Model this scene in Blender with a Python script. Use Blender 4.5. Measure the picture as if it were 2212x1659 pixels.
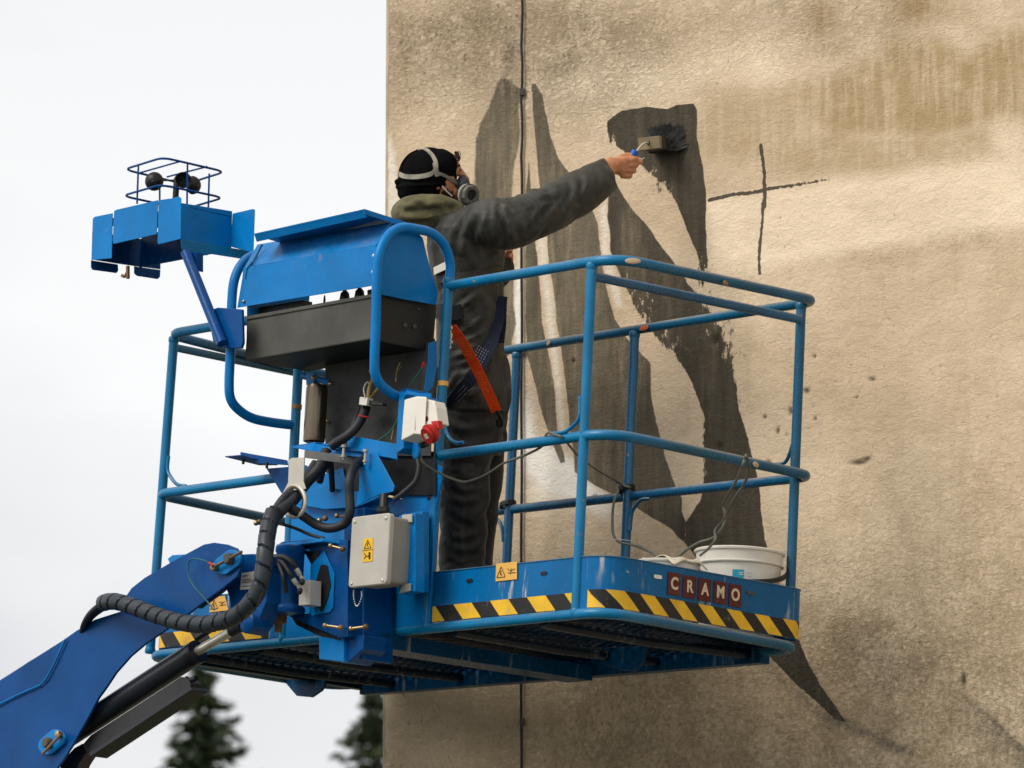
import bpy, bmesh, math, random
import numpy as np
from mathutils import Vector, Matrix, noise

for o in list(bpy.data.objects): bpy.data.objects.remove(o, do_unlink=True)
S = bpy.context.scene
COL = S.collection
random.seed(7)
rng = np.random.default_rng(7)
R = math.radians

# ---------------------------------------------------------------- camera, sky, sun, exposure
F_PX = 10541.4            # focal length in pixels of a 2212-wide picture
PITCH = 0.177
CAM_Z = 1.6
cam_d = bpy.data.cameras.new('camera'); cam = bpy.data.objects.new('camera', cam_d); COL.objects.link(cam)
cam_d.sensor_width = 36; cam_d.lens = F_PX/2212*36
cam_d.clip_start = 0.5; cam_d.clip_end = 3000
cam.location = (0, 0, CAM_Z); cam.rotation_euler = (math.pi/2+PITCH, 0, 0)
cam_d.dof.use_dof = True; cam_d.dof.focus_distance = 16.4; cam_d.dof.aperture_fstop = 4.5
S.camera = cam

W = bpy.data.worlds.new('World'); S.world = W; W.use_nodes = True
nt = W.node_tree; nt.nodes.clear()
SUN_EL, SUN_AZ = R(46), R(240)       # azimuth measured clockwise from +Y
def N(t, **k):
    n = nt.nodes.new(t)
    for a, b in k.items(): setattr(n, a, b)
    return n
sky = N('ShaderNodeTexSky', sky_type='NISHITA', sun_disc=False, sun_elevation=SUN_EL, sun_rotation=SUN_AZ)
b1 = N('ShaderNodeBackground'); b1.inputs[1].default_value = 0.05
hs = N('ShaderNodeHueSaturation'); hs.inputs['Saturation'].default_value = .15
nt.links.new(sky.outputs[0], hs.inputs['Color']); nt.links.new(hs.outputs[0], b1.inputs[0])
tc = N('ShaderNodeTexCoord'); mp = N('ShaderNodeMapping'); mp.inputs['Scale'].default_value = (1, 1, 2.2)
nz = N('ShaderNodeTexNoise'); nz.inputs['Scale'].default_value = 3.2; nz.inputs['Detail'].default_value = 6; nz.inputs['Roughness'].default_value = .5
rp = N('ShaderNodeValToRGB'); e = rp.color_ramp.elements
e[0].position = .33; e[0].color = (.48, .48, .51, 1); e[1].position = .56; e[1].color = (.88, .87, .855, 1)
b2 = N('ShaderNodeBackground'); b2.inputs[1].default_value = 0.39
ad = N('ShaderNodeAddShader'); ow = N('ShaderNodeOutputWorld')
nt.links.new(tc.outputs['Generated'], mp.inputs[0]); nt.links.new(mp.outputs[0], nz.inputs[0])
nt.links.new(nz.outputs[0], rp.inputs[0]); nt.links.new(rp.outputs[0], b2.inputs[0])
nt.links.new(b1.outputs[0], ad.inputs[0]); nt.links.new(b2.outputs[0], ad.inputs[1]); nt.links.new(ad.outputs[0], ow.inputs[0])

sd = bpy.data.lights.new('sun', 'SUN'); sd.energy = 1.5; sd.angle = R(32); sd.color = (1, .93, .82)
so = bpy.data.objects.new('sun', sd); COL.objects.link(so)
sv = Vector((math.sin(SUN_AZ)*math.cos(SUN_EL), math.cos(SUN_AZ)*math.cos(SUN_EL), math.sin(SUN_EL)))
so.rotation_euler = sv.to_track_quat('Z', 'Y').to_euler(); so.location = (0, -5, 30)

S.view_settings.view_transform = 'Standard'; S.view_settings.look = 'None'
S.view_settings.exposure = 0.75; S.view_settings.gamma = 1
S.view_settings.use_curve_mapping = False
S.render.resolution_x = 1024; S.render.resolution_y = 768
S.render.engine = 'CYCLES'

# ---------------------------------------------------------------- measured frames
PA, PB, PC = -0.84644, -0.17697, 0.05069
RB = Matrix.Rotation(PC, 3, 'Y') @ Matrix.Rotation(PB, 3, 'X') @ Matrix.Rotation(PA, 3, 'Z')
TB = Vector((-1.28301, 17.07755, -0.9501))
RC = Matrix.Rotation(PITCH, 3, 'X')
BL, BW, BH, BM = 2.3411, 0.9083, 1.15, 0.5734       # platform length, width, rail heights
MB4 = Matrix.Translation(Vector((0, 0, CAM_Z))) @ (RC.to_4x4()) @ (Matrix.Translation(TB) @ RB.to_4x4())
ROT_E = MB4.to_euler()

def ray(x, y): return Vector(((x-1106)/F_PX, 1, (829.5-y)/F_PX))
def on(x, y, ax, val):
    d = RB.transposed() @ ray(x, y); o = RB.transposed() @ (-TB)
    return o + d*((val-o[ax])/d[ax])
def U(x, y, u=0.): return on(x, y, 0, u)
def V(x, y, v=0.): return on(x, y, 1, v)
def Wp(x, y, w=0.): return on(x, y, 2, w)
D0 = 16.75
def MP(x, y, d=0.):                                  # the painter's stand, seen side on
    D = D0+d; return RB.transposed() @ (ray(x, y)*D - TB)
MX = (RB.transposed() @ Vector((1, 0, 0))).normalized()
MD = (RB.transposed() @ Vector((0, 1, 0))).normalized()
MZ = (RB.transposed() @ Vector((0, 0, 1))).normalized()
PX = D0/F_PX

# ---------------------------------------------------------------- mesh helpers
def join(*ms):
    vs, fs = [], []
    for m in ms:
        k = len(vs); vs += list(m[0]); fs += [tuple(i+k for i in f) for f in m[1]]
    return vs, fs
def box(a, b):
    x0, y0, z0 = a; x1, y1, z1 = b
    v = [Vector(p) for p in ((x0,y0,z0),(x1,y0,z0),(x1,y1,z0),(x0,y1,z0),(x0,y0,z1),(x1,y0,z1),(x1,y1,z1),(x0,y1,z1))]
    return v, [(0,3,2,1),(4,5,6,7),(0,1,5,4),(1,2,6,5),(2,3,7,6),(3,0,4,7)]
def prism(poly, ex):
    ex = Vector(ex); n = len(poly); P = [Vector(p) for p in poly]
    v = P+[p+ex for p in P]
    f = [tuple(range(n-1, -1, -1)), tuple(range(n, 2*n))]+[(i, (i+1)%n, (i+1)%n+n, i+n) for i in range(n)]
    return v, f
def frames(P, closed=False):
    n = len(P); T = []
    for i in range(n):
        a = P[(i-1)%n] if closed or i > 0 else P[i]; b = P[(i+1)%n] if closed or i < n-1 else P[i]
        t = b-a
        T.append(t.normalized() if t.length > 1e-9 else Vector((0,0,1)))
    r = Vector((0,0,1)) if abs(T[0].z) < .9 else Vector((1,0,0))
    a = (r - T[0]*r.dot(T[0])).normalized(); out = []
    for t in T:
        a = (a - t*a.dot(t)); a = a.normalized() if a.length > 1e-6 else t.orthogonal().normalized()
        out.append((t, a, t.cross(a)))
    return out
def tube(P, r, seg=12, closed=False, caps=True):
    P = [Vector(p) for p in P]; fr = frames(P, closed); n = len(P)
    rr = r if isinstance(r, (list, tuple)) else [r]*n
    v, f = [], []
    for i in range(n):
        t, a, b = fr[i]
        for k in range(seg):
            q = 2*math.pi*k/seg; v.append(P[i]+a*(rr[i]*math.cos(q))+b*(rr[i]*math.sin(q)))
    for i in range(n if closed else n-1):
        j = (i+1)%n
        for k in range(seg):
            l = (k+1)%seg; f.append((i*seg+k, i*seg+l, j*seg+l, j*seg+k))
    if caps and not closed:
        f.append(tuple(range(seg-1, -1, -1))); f.append(tuple((n-1)*seg+k for k in range(seg)))
    return v, f
def spline(P, n=8):
    P = [Vector(p) for p in P]; Q = [P[0]*2-P[1]]+P+[P[-1]*2-P[-2]]; out = []
    for i in range(1, len(Q)-2):
        for k in range(n):
            t = k/n; a, b, c, d = Q[i-1], Q[i], Q[i+1], Q[i+2]
            out.append(.5*((2*b)+(c-a)*t+(2*a-5*b+4*c-d)*t*t+(3*b-a-3*c+d)*t**3))
    out.append(P[-1]); return out
def lerpl(L, n):                                     # resample scalars like spline()
    out = []
    for i in range(len(L)-1):
        for k in range(n): out.append(L[i]+(L[i+1]-L[i])*k/n)
    return out+[L[-1]]
def fillet(P, r, n=7, closed=False):
    P = [Vector(p) for p in P]; m = len(P); out = []
    for i in range(m):
        if not closed and i in (0, m-1): out.append(P[i]); continue
        a, b, c = P[i-1], P[i], P[(i+1)%m]
        d1 = (a-b); d2 = (c-b); q = min(r, d1.length*.49, d2.length*.49)
        p0 = b+d1.normalized()*q; p2 = b+d2.normalized()*q
        for k in range(n+1):
            t = k/n; out.append(p0*(1-t)**2+b*(2*t*(1-t))+p2*t*t)
    return out
def limb(P, rr, n=6, seg=16):                        # rounded tapered closed limb
    C = spline(P, n); r = lerpl(rr, n)
    t0 = (C[0]-C[1]).normalized(); t1 = (C[-1]-C[-2]).normalized()
    pre = [C[0]+t0*(r[0]*math.sin(a)) for a in (1.35, .9, .45)]; prr = [r[0]*math.cos(a) for a in (1.35, .9, .45)]
    post = [C[-1]+t1*(r[-1]*math.sin(a)) for a in (.45, .9, 1.35)]; por = [r[-1]*math.cos(a) for a in (.45, .9, 1.35)]
    return tube(pre+C+post, prr+r+por, seg)
def loft(secs, seg=24):                              # secs: (centre, half axis a, half axis b)
    v, f = [], []
    for c, a, b in secs:
        for k in range(seg):
            q = 2*math.pi*k/seg; v.append(Vector(c)+Vector(a)*math.cos(q)+Vector(b)*math.sin(q))
    for i in range(len(secs)-1):
        for k in range(seg):
            l = (k+1)%seg; f.append((i*seg+k, i*seg+l, (i+1)*seg+l, (i+1)*seg+k))
    f.append(tuple(range(seg-1, -1, -1))); f.append(tuple((len(secs)-1)*seg+k for k in range(seg)))
    return v, f
def ell(c, ax, ay, az, nu=20, nv=12):
    v, f = [], []; c = Vector(c)
    for j in range(nv+1):
        th = math.pi*(j+.001)/(nv+.002)
        for i in range(nu):
            q = 2*math.pi*i/nu
            v.append(c+Vector(ax)*(math.sin(th)*math.cos(q))+Vector(ay)*(math.sin(th)*math.sin(q))+Vector(az)*math.cos(th))
    for j in range(nv):
        for i in range(nu):
            k = (i+1)%nu; f.append((j*nu+i, (j+1)*nu+i, (j+1)*nu+k, j*nu+k))
    f.append(tuple(range(nu))); f.append(tuple(nv*nu+i for i in range(nu-1, -1, -1)))
    return v, f
def lathe(c, ax, prof, seg=32, closed=True):         # prof: (distance along ax, radius)
    ax = Vector(ax).normalized(); a = ax.orthogonal().normalized(); b = ax.cross(a); v, f = [], []
    for h, r in prof:
        for k in range(seg):
            q = 2*math.pi*k/seg; v.append(Vector(c)+ax*h+a*(r*math.cos(q))+b*(r*math.sin(q)))
    n = len(prof)
    for i in range(n-1):
        for k in range(seg):
            l = (k+1)%seg; f.append((i*seg+k, i*seg+l, (i+1)*seg+l, (i+1)*seg+k))
    if closed: f.append(tuple(range(seg-1, -1, -1))); f.append(tuple((n-1)*seg+k for k in range(seg)))
    return v, f
def ribbon(P, wd, side, th=.003):                    # flat strap along P, width wd across 'side'
    P = [Vector(p) for p in P]; v, f = [], []
    for i, p in enumerate(P):
        t = (P[min(i+1, len(P)-1)]-P[max(i-1, 0)]).normalized()
        s = Vector(side(i) if callable(side) else side); s = (s-t*s.dot(t)).normalized(); nn = t.cross(s)
        w = wd[i] if isinstance(wd, (list, tuple)) else wd
        v += [p+s*w/2+nn*th/2, p-s*w/2+nn*th/2, p-s*w/2-nn*th/2, p+s*w/2-nn*th/2]
    for i in range(len(P)-1):
        for k in range(4):
            l = (k+1)%4; f.append((i*4+k, i*4+l, (i+1)*4+l, (i+1)*4+k))
    n = len(P)-1
    f += [(3,2,1,0), (n*4, n*4+1, n*4+2, n*4+3)]
    return v, f

def mesh_obj(name, m, mat, parent=None, smooth=False, bevel=0, base=None, kind=None, label=None, ang=None):
    off = parent.get('_off') if parent is not None else None
    b = Vector(off) if off is not None else Vector((0, 0, 0))
    me = bpy.data.meshes.new(name)
    me.from_pydata([tuple(Vector(p)-b) for p in m[0]], [], [tuple(f) for f in m[1]]); me.update()
    bm = bmesh.new(); bm.from_mesh(me); bmesh.ops.recalc_face_normals(bm, faces=bm.faces); bm.to_mesh(me); bm.free()
    if mat: me.materials.append(mat)
    if smooth:
        me.polygons.foreach_set('use_smooth', [True]*len(me.polygons))
        me.set_sharp_from_angle(angle=R(ang or 45))
    o = bpy.data.objects.new(name, me); COL.objects.link(o)
    if parent is not None: o.parent = parent; o['_off'] = tuple(b)
    if bevel:
        md = o.modifiers.new('bevel', 'BEVEL'); md.width = bevel; md.segments = 2; md.limit_method = 'ANGLE'; md.angle_limit = R(40)
    if kind: o['kind'] = kind
    if label: o['label'] = label
    return o
def tag(o, label, cat, group=None):
    o['label'] = label; o['category'] = cat
    if group: o['group'] = group
def thing(name, base, label, cat, group=None):       # an Empty in the platform's frame
    o = bpy.data.objects.new(name, None); COL.objects.link(o); o.empty_display_size = .1
    o.location = MB4 @ Vector(base); o.rotation_euler = ROT_E; o['_off'] = tuple(base)
    tag(o, label, cat, group); return o
def poly_px(pts, fn, val): return [fn(x, y, val) for x, y in pts]
EV = Vector((0, 1, 0)); EU = Vector((1, 0, 0)); EW = Vector((0, 0, 1))

# ---------------------------------------------------------------- materials
def mat(name, col, rough=.5, metal=0., spec=.4, fn=None, coat=0.):
    m = bpy.data.materials.new(name); m.use_nodes = True; t = m.node_tree; p = t.nodes['Principled BSDF']
    p.inputs['Base Color'].default_value = (*col, 1); p.inputs['Roughness'].default_value = rough
    p.inputs['Metallic'].default_value = metal; p.inputs['Specular IOR Level'].default_value = spec
    p.inputs['Coat Weight'].default_value = coat; p.inputs['Coat Roughness'].default_value = .15
    if fn: fn(t, p)
    return m
def nn(t, ty, **k):
    n = t.nodes.new(ty)
    for a, b in k.items(): setattr(n, a, b)
    return n
def noi(t, scale, detail=4, rough=.55, stretch=None, co='Object', dist=0.):
    c = nn(t, 'ShaderNodeTexCoord'); n = nn(t, 'ShaderNodeTexNoise')
    n.inputs['Scale'].default_value = scale; n.inputs['Detail'].default_value = detail; n.inputs['Roughness'].default_value = rough
    n.inputs['Distortion'].default_value = dist
    if stretch:
        mm = nn(t, 'ShaderNodeMapping'); mm.inputs['Scale'].default_value = stretch
        t.links.new(c.outputs[co], mm.inputs[0]); t.links.new(mm.outputs[0], n.inputs[0])
    else: t.links.new(c.outputs[co], n.inputs[0])
    return n.outputs[0]
def rampv(t, src, a, b, lo=0., hi=1.):
    n = nn(t, 'ShaderNodeMapRange', interpolation_type='SMOOTHSTEP'); n.inputs[1].default_value = a; n.inputs[2].default_value = b
    n.inputs[3].default_value = lo; n.inputs[4].default_value = hi; t.links.new(src, n.inputs[0]); return n.outputs[0]
def math_(t, op, a, b=None, clamp=False):
    n = nn(t, 'ShaderNodeMath', operation=op, use_clamp=clamp)
    for i, s in enumerate((a, b)):
        if s is None: continue
        if isinstance(s, (int, float)): n.inputs[i].default_value = s
        else: t.links.new(s, n.inputs[i])
    return n.outputs[0]
def mixc(t, fac, a, b, bt='MIX'):
    n = nn(t, 'ShaderNodeMix', data_type='RGBA', blend_type=bt)
    for i, s in ((0, fac), (6, a), (7, b)):
        if isinstance(s, (int, float)): n.inputs[i].default_value = s
        elif isinstance(s, tuple): n.inputs[i].default_value = (*s, 1)
        else: t.links.new(s, n.inputs[i])
    return n.outputs[2]
def bump(t, p, h, dist=.002, st=.5):
    n = nn(t, 'ShaderNodeBump'); n.inputs['Distance'].default_value = dist; n.inputs['Strength'].default_value = st
    t.links.new(h, n.inputs['Height']); t.links.new(n.outputs[0], p.inputs['Normal']); return n

def painted(col, dust=.5, drips=0., wear=.3, dcol=(.27, .25, .2), vd=0.):
    def fn(t, p):
        v = noi(t, 5, 5); f = noi(t, 90, 6, .7)
        c = mixc(t, rampv(t, v, .3, .7), tuple(x*.82 for x in col), tuple(x*1.08 for x in col))
        g = nn(t, 'ShaderNodeNewGeometry'); s = nn(t, 'ShaderNodeSeparateXYZ'); t.links.new(g.outputs['Normal'], s.inputs[0])
        up = rampv(t, s.outputs[2], .1, .95)
        pat = rampv(t, noi(t, 9, 6, .7), .32, .68)
        dm = math_(t, 'MULTIPLY', math_(t, 'MULTIPLY', up, pat), dust)
        dm = math_(t, 'ADD', dm, math_(t, 'MULTIPLY', rampv(t, noi(t, 3.1, 7, .75), .45, .8), dust*.22), clamp=True)
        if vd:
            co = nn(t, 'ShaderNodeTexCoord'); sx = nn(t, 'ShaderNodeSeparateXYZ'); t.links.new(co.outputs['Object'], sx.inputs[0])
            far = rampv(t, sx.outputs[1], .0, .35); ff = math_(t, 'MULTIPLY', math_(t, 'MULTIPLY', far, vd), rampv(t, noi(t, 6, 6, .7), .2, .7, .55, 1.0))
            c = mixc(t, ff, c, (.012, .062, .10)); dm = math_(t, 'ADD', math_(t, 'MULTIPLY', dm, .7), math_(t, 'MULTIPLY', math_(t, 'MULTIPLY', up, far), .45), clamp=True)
        c = mixc(t, dm, c, dcol)
        # chips down to primer or rust
        ch = math_(t, 'MULTIPLY', rampv(t, noi(t, 23, 7, .65, dist=.4), .67, .70), wear)
        c = mixc(t, ch, c, (.30, .20, .12))
        if drips:
            dr = rampv(t, noi(t, 5.5, 6, .6, (6, 6, .6)), .56, .66)
            d2 = rampv(t, noi(t, 4.3, 3), .40, .6)
            c = mixc(t, math_(t, 'MULTIPLY', math_(t, 'MULTIPLY', dr, d2), drips), c, (.5, .5, .47))
            sp = math_(t, 'MULTIPLY', rampv(t, noi(t, 26, 8, .75), .65, .69), drips)
            c = mixc(t, sp, c, (.55, .55, .52))
        t.links.new(c, p.inputs['Base Color'])
        r = math_(t, 'ADD', math_(t, 'MULTIPLY', dm, .4), rampv(t, f, .3, .7, .2, .36)); t.links.new(r, p.inputs['Roughness'])
        bump(t, p, f, .0006, .25)
    return fn
BL_C = (.002, .185, .52)
M_blue = mat('blue_paint', BL_C, .35, fn=painted((.001, .175, .50), .28), coat=.0, spec=.14)
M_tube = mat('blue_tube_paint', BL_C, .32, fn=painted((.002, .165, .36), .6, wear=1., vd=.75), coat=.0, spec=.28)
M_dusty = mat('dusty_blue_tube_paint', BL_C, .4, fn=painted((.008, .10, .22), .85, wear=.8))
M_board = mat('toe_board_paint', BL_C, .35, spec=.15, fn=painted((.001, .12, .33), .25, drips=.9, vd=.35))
M_dark = mat('shaded_underside_paint', (.01, .04, .09), .6, spec=.15, fn=painted((.002, .012, .028), .3, drips=.12, dcol=(.04, .036, .03)))  # blue taken near black: shade under the platform put into the colour
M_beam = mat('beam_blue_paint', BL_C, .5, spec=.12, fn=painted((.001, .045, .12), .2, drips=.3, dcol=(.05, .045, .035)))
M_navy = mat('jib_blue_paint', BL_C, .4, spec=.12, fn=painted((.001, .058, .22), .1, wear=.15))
def plain(col, rough=.5, metal=0, sc=40, var=.25, bd=.0006, spec=.35, splat=0):
    def fn(t, p):
        c = mixc(t, rampv(t, noi(t, sc/6, 5), .3, .7), tuple(x*(1-var) for x in col), tuple(min(1, x*(1+var*.5)) for x in col))
        if splat: c = mixc(t, math_(t, 'MULTIPLY', rampv(t, noi(t, 24, 8, .8), .60, .66), splat), c, (.5, .48, .42)); c = mixc(t, rampv(t, noi(t, 7, 7, .75), .5, .8, 0, splat*.8), c, (.12, .1, .07))
        t.links.new(c, p.inputs['Base Color']); bump(t, p, noi(t, sc*4, 4), bd, .3)
    return mat('m', col, rough, metal, spec, fn)
M_black = plain((.012, .012, .013), .45); M_black.name = 'black_plastic'
M_rubber = plain((.018, .02, .024), .55, sc=60, bd=.001); M_rubber.name = 'black_rubber'
M_greyb = plain((.075, .075, .066), .7, sc=30, var=.35, bd=.001); M_greyb.name = 'grey_black_box_paint'
M_panel = plain((.05, .052, .052), .75, sc=80, var=.3); M_panel.name = 'dark_grey_panel'
M_cover = plain((.01, .011, .012), .5); M_cover.name = 'black_side_panel'
M_lgrey = plain((.44, .42, .38), .45, var=.1); M_lgrey.name = 'light_grey_enclosure'
M_mgrey = plain((.27, .26, .23), .5, var=.15); M_mgrey.name = 'mid_grey_enclosure'
M_ring = plain((.5, .47, .41), .4, .2, var=.1); M_ring.name = 'pale_metal_bracket'
M_steel = plain((.75, .72, .66), .2, .7, var=.15, sc=120); M_steel.name = 'chromed_steel'
M_brass = plain((.45, .33, .17), .4, .9, var=.3); M_brass.name = 'zinc_plated_bolt'
M_rust = plain((.22, .13, .07), .6, .4, var=.4); M_rust.name = 'rusty_steel'
M_guard = plain((.022, .022, .025), .5); M_guard.name = 'dark_guard_paint'
M_cyl = plain((.012, .015, .022), .3); M_cyl.name = 'black_cylinder_paint'
M_can = plain((.16, .13, .09), .22, .9); M_can.name = 'dark_metal_canister'
M_white = plain((.72, .69, .62), .4, var=.08); M_white.name = 'white_plastic'
M_red = plain((.42, .012, .008), .35, var=.1); M_red.name = 'red_plastic'
M_yel = plain((.78, .46, .02), .5, var=.15, sc=60, splat=.6); M_yel.name = 'yellow_tape'
M_stk = plain((.75, .42, .09), .5, var=.1); M_stk.name = 'yellow_sticker'
M_blk = plain((.010, .010, .010), .5, splat=.25); M_blk.name = 'black_tape'
M_let = plain((.62, .52, .38), .5, var=.1); M_let.name = 'cream_lettering'
M_mar = plain((.085, .004, .005), .5, var=.2, splat=.5); M_mar.name = 'maroon_plate'
M_cyan = plain((.01, .33, .48), .4, var=.1); M_cyan.name = 'cyan_label'
M_cord = plain((.12, .125, .105), .6, var=.3); M_cord.name = 'grey_cord'
M_green = plain((.01, .14, .09), .5); M_green.name = 'green_wire'
M_gold = plain((.35, .24, .08), .5); M_gold.name = 'amber_wire'

# ---------------------------------------------------------------- wall
WN = Vector((math.cos(R(50)), math.sin(R(50)), 0)); WD = Vector((math.sin(R(50)), -math.cos(R(50)), 0)); WOFF = 13.18
def wallpt(x, y):
    d = RC @ ray(x, y); t = WOFF/WN.dot(d); p = d*t; p.z += CAM_Z; return p
def wall_s(x, y):
    p = wallpt(x, y); return (p.dot(WD), p.z)
S0 = wall_s(836, 800)[0]
fine_s = np.arange(S0, S0+3.02, .0058); fine_z = np.arange(3.02, 6.34, .0058)
ss = np.concatenate([fine_s, np.arange(S0+3.2, S0+9.3, .3)]); zz = np.concatenate([[0.0], np.arange(.3, 3.0, .3), fine_z, np.arange(6.6, 9.3, .3)])
SS, ZZ = np.meshgrid(ss, zz)
def val_noise(x, y, seed, scale):                    # smooth value noise
    r = np.random.default_rng(seed); T = r.random((64, 64)); x = x*scale; y = y*scale
    xi = np.floor(x).astype(int); yi = np.floor(y).astype(int); fx = x-xi; fy = y-yi
    fx = fx*fx*(3-2*fx); fy = fy*fy*(3-2*fy); g = lambda a, b: T[a%64, b%64]
    return (g(xi,yi)*(1-fx)*(1-fy)+g(xi+1,yi)*fx*(1-fy)+g(xi,yi+1)*(1-fx)*fy+g(xi+1,yi+1)*fx*fy)-.5
def fbm(x, y, seed, scale, o=4): return sum(val_noise(x, y, seed+i, scale*2**i)/2**i for i in range(o))
# picture-plane coordinates of every wall vertex, only to lay the mural out where it stands on the wall
Pw = np.stack([SS*WD.x+WOFF*WN.x, SS*WD.y+WOFF*WN.y, ZZ-CAM_Z], -1)
Rc = np.array(RC); Pc = Pw @ Rc
QX = 1106+F_PX*Pc[..., 0]/Pc[..., 1]; QY = 829.5-F_PX*Pc[..., 2]/Pc[..., 1]
vis = (QX < 2300) & (QY > -80) & (QY < 1750)
qx = QX[vis]+4*fbm(SS[vis], ZZ[vis], 5, 9); qy = QY[vis]+4*fbm(SS[vis], ZZ[vis], 9, 9)
def sdf(poly):
    P = np.array(poly, float); n = len(P); d2 = np.full(qx.shape, 1e12); ins = np.zeros(qx.shape, bool)
    for i in range(n):
        a, b = P[i], P[(i+1)%n]; e = b-a; wx = qx-a[0]; wy = qy-a[1]
        t = np.clip((wx*e[0]+wy*e[1])/(e@e), 0, 1); d2 = np.minimum(d2, (wx-e[0]*t)**2+(wy-e[1]*t)**2)
        c = ((a[1] <= qy) & (b[1] > qy)) | ((b[1] <= qy) & (a[1] > qy))
        with np.errstate(divide='ignore', invalid='ignore'): xx = a[0]+(qy-a[1])*e[0]/(e[1] if e[1] else 1e-9)
        ins ^= c & (qx < xx)
    d = np.sqrt(d2); return np.where(ins, -d, d)
def line_d(pts):
    P = np.array(pts, float); d2 = np.full(qx.shape, 1e12)
    for i in range(len(P)-1):
        a, b = P[i], P[i+1]; e = b-a; wx = qx-a[0]; wy = qy-a[1]
        t = np.clip((wx*e[0]+wy*e[1])/(e@e), 0, 1); d2 = np.minimum(d2, (wx-e[0]*t)**2+(wy-e[1]*t)**2)
    return np.sqrt(d2)
def blob(cx, cy, rx, ry, ang=0):
    c, s = math.cos(R(ang)), math.sin(R(ang)); x = (qx-cx)*c+(qy-cy)*s; y = -(qx-cx)*s+(qy-cy)*c
    return np.exp(-((x/rx)**2+(y/ry)**2))
def lay(acc, poly, soft, tone):                      # acc keeps the strongest mask and its tone
    m = np.clip(.5-sdf(poly)/soft, 0, 1); t = m > acc[0]
    acc[1] = np.where(t, tone, acc[1]); acc[0] = np.maximum(acc[0], m)
dark = [np.zeros(qx.shape), np.full(qx.shape, .5)]
lay(dark, [(1089,168),(1108,178),(1128,196),(1121,234),(1124,281),(1112,359),(1107,428),(1106,560),(1114,700),(1100,770),(1085,770),(1050,700),(1026,480),(1025,375),(1029,306),(1039,266),(1057,231),(1074,180)], 20, .12)
lay(dark, [(1085,172),(1092,172),(1080,215),(1066,262),(1062,330),(1052,400),(1046,480),(1026,480),(1025,375),(1029,306),(1039,266),(1057,231)], 22, .32)
lay(dark, [(1150,180),(1160,180),(1172,210),(1180,250),(1190,295),(1205,335),(1228,370),(1260,410),(1290,480),(1300,560),(1310,620),(1330,690),(1350,725),(1402,784),(1410,870),(1420,928),(1435,987),(1463,1057),(1474,1077),(1472,1104),(1482,1127),(1478,1172),(1448,1142),(1399,1113),(1359,1088),(1281,1044),(1240,1022),(1238,967),(1228,870),(1217,784),(1205,706),(1185,553),(1182,504),(1168,404),(1163,347),(1154,285)], 9, .45)
lay(dark, [(1313,416),(1332,401),(1367,454),(1407,501),(1451,560),(1494,620),(1533,675),(1556,706),(1580,768),(1588,823),(1595,882),(1615,948),(1631,1014),(1642,1073),(1646,1128),(1652,1163),(1668,1220),(1690,1290),(1714,1359),(1733,1403),(1758,1452),(1783,1497),(1812,1536),(1830,1562),(1802,1551),(1763,1516),(1724,1482),(1689,1447),(1665,1423),(1620,1370),(1560,1300),(1497,1196),(1478,1172),(1482,1127),(1517,1073),(1519,1042),(1521,897),(1494,827),(1463,768),(1424,737),(1385,686),(1371,651),(1350,620),(1338,593),(1322,542),(1312,470)], 9, .8)
lay(dark, [(1145,345),(1150,420),(1153,480),(1160,542),(1166,616),(1172,698),(1185,760),(1197,831),(1203,893),(1205,940),(1217,976),(1219,1000),(1210,1000),(1185,940),(1174,901),(1158,842),(1139,768),(1137,700),(1137,542),(1137,430)], 9, .35)
lay(dark, [(1312,262),(1345,240),(1400,231),(1445,236),(1462,227),(1498,222),(1505,236),(1505,300),(1518,360),(1525,420),(1524,500),(1530,560),(1532,610),(1526,580),(1520,620),(1515,575),(1505,545),(1490,510),(1470,465),(1455,430),(1435,398),(1405,375),(1378,352),(1350,330),(1316,300)], 7, .9)
lay(dark, [(1408,260),(1450,252),(1470,300),(1430,330),(1400,300)], 30, .75)
dark[1] = dark[1]-.25*blob(1250,600,40,140)-.2*blob(1190,560,20,200)-.25*blob(1360,540,40,90)-.15*blob(1300,720,30,60)+.45*(blob(1600,1100,90,260,0)+blob(1540,1160,150,80,0)+blob(1760,1450,90,90,0)+blob(1400,880,60,140,0)*.5)
# dry-brush fringe: lets noise eat into the paint near chosen places
dry = np.clip(blob(1420,395,40,28,50)+blob(1322,300,22,20)+blob(1385,640,26,60,-30)+blob(1560,720,40,90,-20)*.8+blob(1440,740,60,25,40)*.8+blob(1524,600,22,45)+blob(1520,980,10,70)*.6, 0, 1)
white = np.clip(1.6*blob(1185,1005,60,34,38)+1.5*blob(1245,1050,80,24,38)+.9*blob(1140,930,14,70)+.5*blob(1180,1060,50,40)+1.2*blob(1118,690,8,50)+1.2*blob(1122,620,8,40)+.9*blob(1124,760,6,60), 0, 1)
for p in ([(1118,470),(1129,470),(1129,900),(1123,900),(1112,720),(1120,620)], [(1160,420),(1178,520),(1200,720),(1215,850),(1225,960),(1215,960),(1206,890),(1186,730),(1170,600),(1160,470)], [(1297,450),(1308,440),(1318,540),(1330,600),(1345,660),(1330,660),(1310,590),(1300,540)]):
    white = np.maximum(white, .45*np.clip(.5-sdf(p)/10, 0, 1))
white = np.maximum(white, .55*np.clip(.5-sdf([(836,300),(842,290),(850,330),(870,480),(858,600),(838,600)])/12, 0, 1))
ochre = .0*qx
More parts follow.
